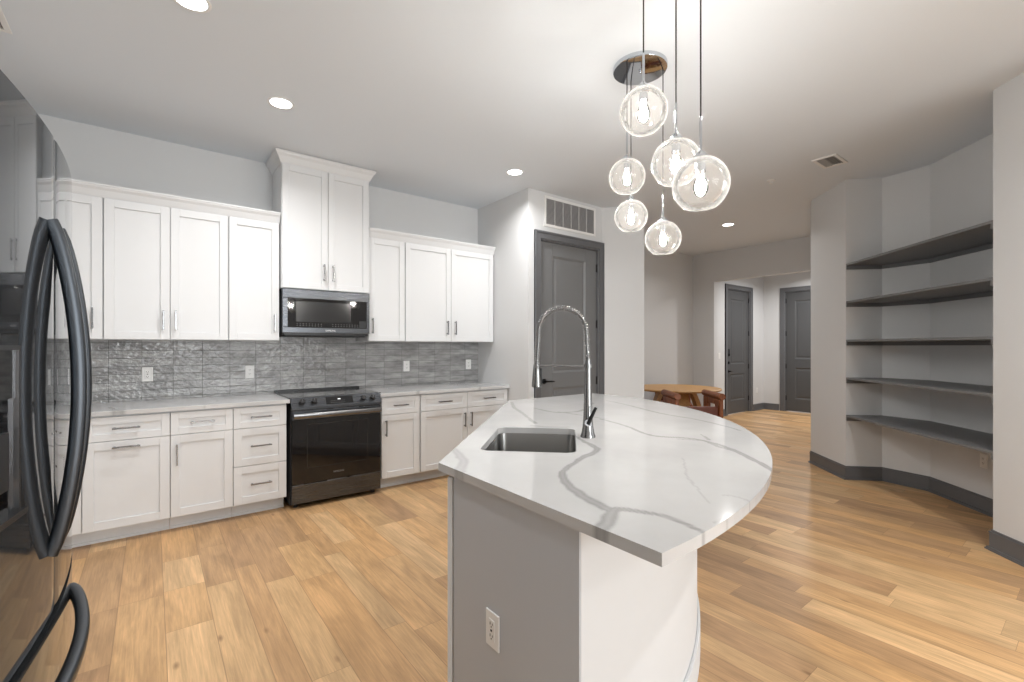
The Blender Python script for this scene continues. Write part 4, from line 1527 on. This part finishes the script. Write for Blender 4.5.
P1 = [ray_at(627, 177, 2.72)+(0.105,), ray_at(631, 216.5, 2.93)+(0.103,), ray_at(663, 238.6, 2.80)+(0.106,)]
P2 = [ray_at(643.5, 111.5, 2.10)+(0.106,), ray_at(676, 163, 2.03)+(0.104,), ray_at(700.7, 184.5, 1.82)+(0.107,)]
pendant_cluster(2.342, 1.751, P1, 'chrome canopy pendant with three clear glass globes, the farther cluster over the island')
pendant_cluster(1.755, 1.150, P2, 'pendant with three clear glass globes on long black cords, the nearer cluster')

# ------------------------------------------------------------------ dining set
tb = thing('dining_table', 'round light oak pedestal dining table beyond the island', 'table', (6.07, 3.90, 0))
MB().lathe([(0.0, 0.715), (0.55, 0.715), (0.605, 0.724), (0.615, 0.735), (0.615, 0.745), (0.608, 0.750), (0.0, 0.750)], 64).build('tabletop', M_oak, tb, smooth=30)
for k in range(4):
    a = PI/4+k*PI/2+math.radians(7)
    pts = []
    for i in range(15):
        u = i/14
        r = 0.15+0.17*math.sin(PI*(0.12+0.76*u))
        z = 0.03+(0.714-0.03)*u
        pts.append((r*math.cos(a), r*math.sin(a), z))
    MB().sweep(pts, [(-0.03, -0.08), (0.03, -0.08), (0.03, 0.08), (-0.03, 0.08)], (-math.sin(a), math.cos(a), 0)).build('curved_leg', M_oak, tb, bevel=0.004, smooth=50)
MB().lathe([(0.0, 0.0), (0.30, 0.0), (0.30, 0.028), (0.0, 0.030)], 40).build('foot_plate', M_oak, tb)


def make_chair(label, loc, rotz, arms=True):
    """seat faces local +y; slab sides with rolled arm rails, leather seat and back"""
    t = thing('dining_chair', label, 'chair', loc, rotz, None)
    for s in (-1, 1):
        x0, x1 = (0.240, 0.285) if s > 0 else (-0.285, -0.240)
        if not arms:
            MB().box(x0, x1, -0.280, -0.220, 0, 0.655).box(x0, x1, 0.17, 0.235, 0, 0.42).box(x0, x1, -0.22, 0.17, 0.33, 0.42).build('side_frame', M_redwood, t, bevel=0.008)
            continue
        m = MB()
        m.box(x0, x1, -0.290, -0.130, 0, 0.71); m.box(x0, x1, 0.10, 0.240, 0, 0.71)
        m.box(x0, x1, -0.130, 0.10, 0.28, 0.40); m.box(x0, x1, -0.130, 0.10, 0.64, 0.71)
        m.build('side_frame', M_redwood, t, bevel=0.008)
        MB().cyl(((x0+x1)/2, -0.315, 0.748), ((x0+x1)/2, 0.265, 0.748), 0.040, seg=22).build('arm_rest', M_redwood, t, bevel=0.006, smooth=40)
    MB().box(-0.239, 0.239, -0.20, 0.235, 0.345, 0.435).build('seat', M_leather, t, bevel=0.022)
    MB().box(-0.239, 0.239, -0.270, -0.215, 0.39, 0.625).build('backrest', M_leather, t, bevel=0.018)
    MB().box(-0.239, 0.239, -0.262, -0.232, 0.30, 0.385).build('stretcher', M_redwood, t, bevel=0.006)
    return t


make_chair('rust-brown armchair with rolled arms pulled up to the right side of the round dining table', (5.37, 3.24, 0), math.radians(-40))
make_chair('low armless rust-brown leather chair at the near left of the round table', (5.22, 3.90, 0), math.radians(-88), False)
make_chair('armless rust-brown chair on the far side of the round dining table', (6.80, 4.42, 0), math.radians(126), False)
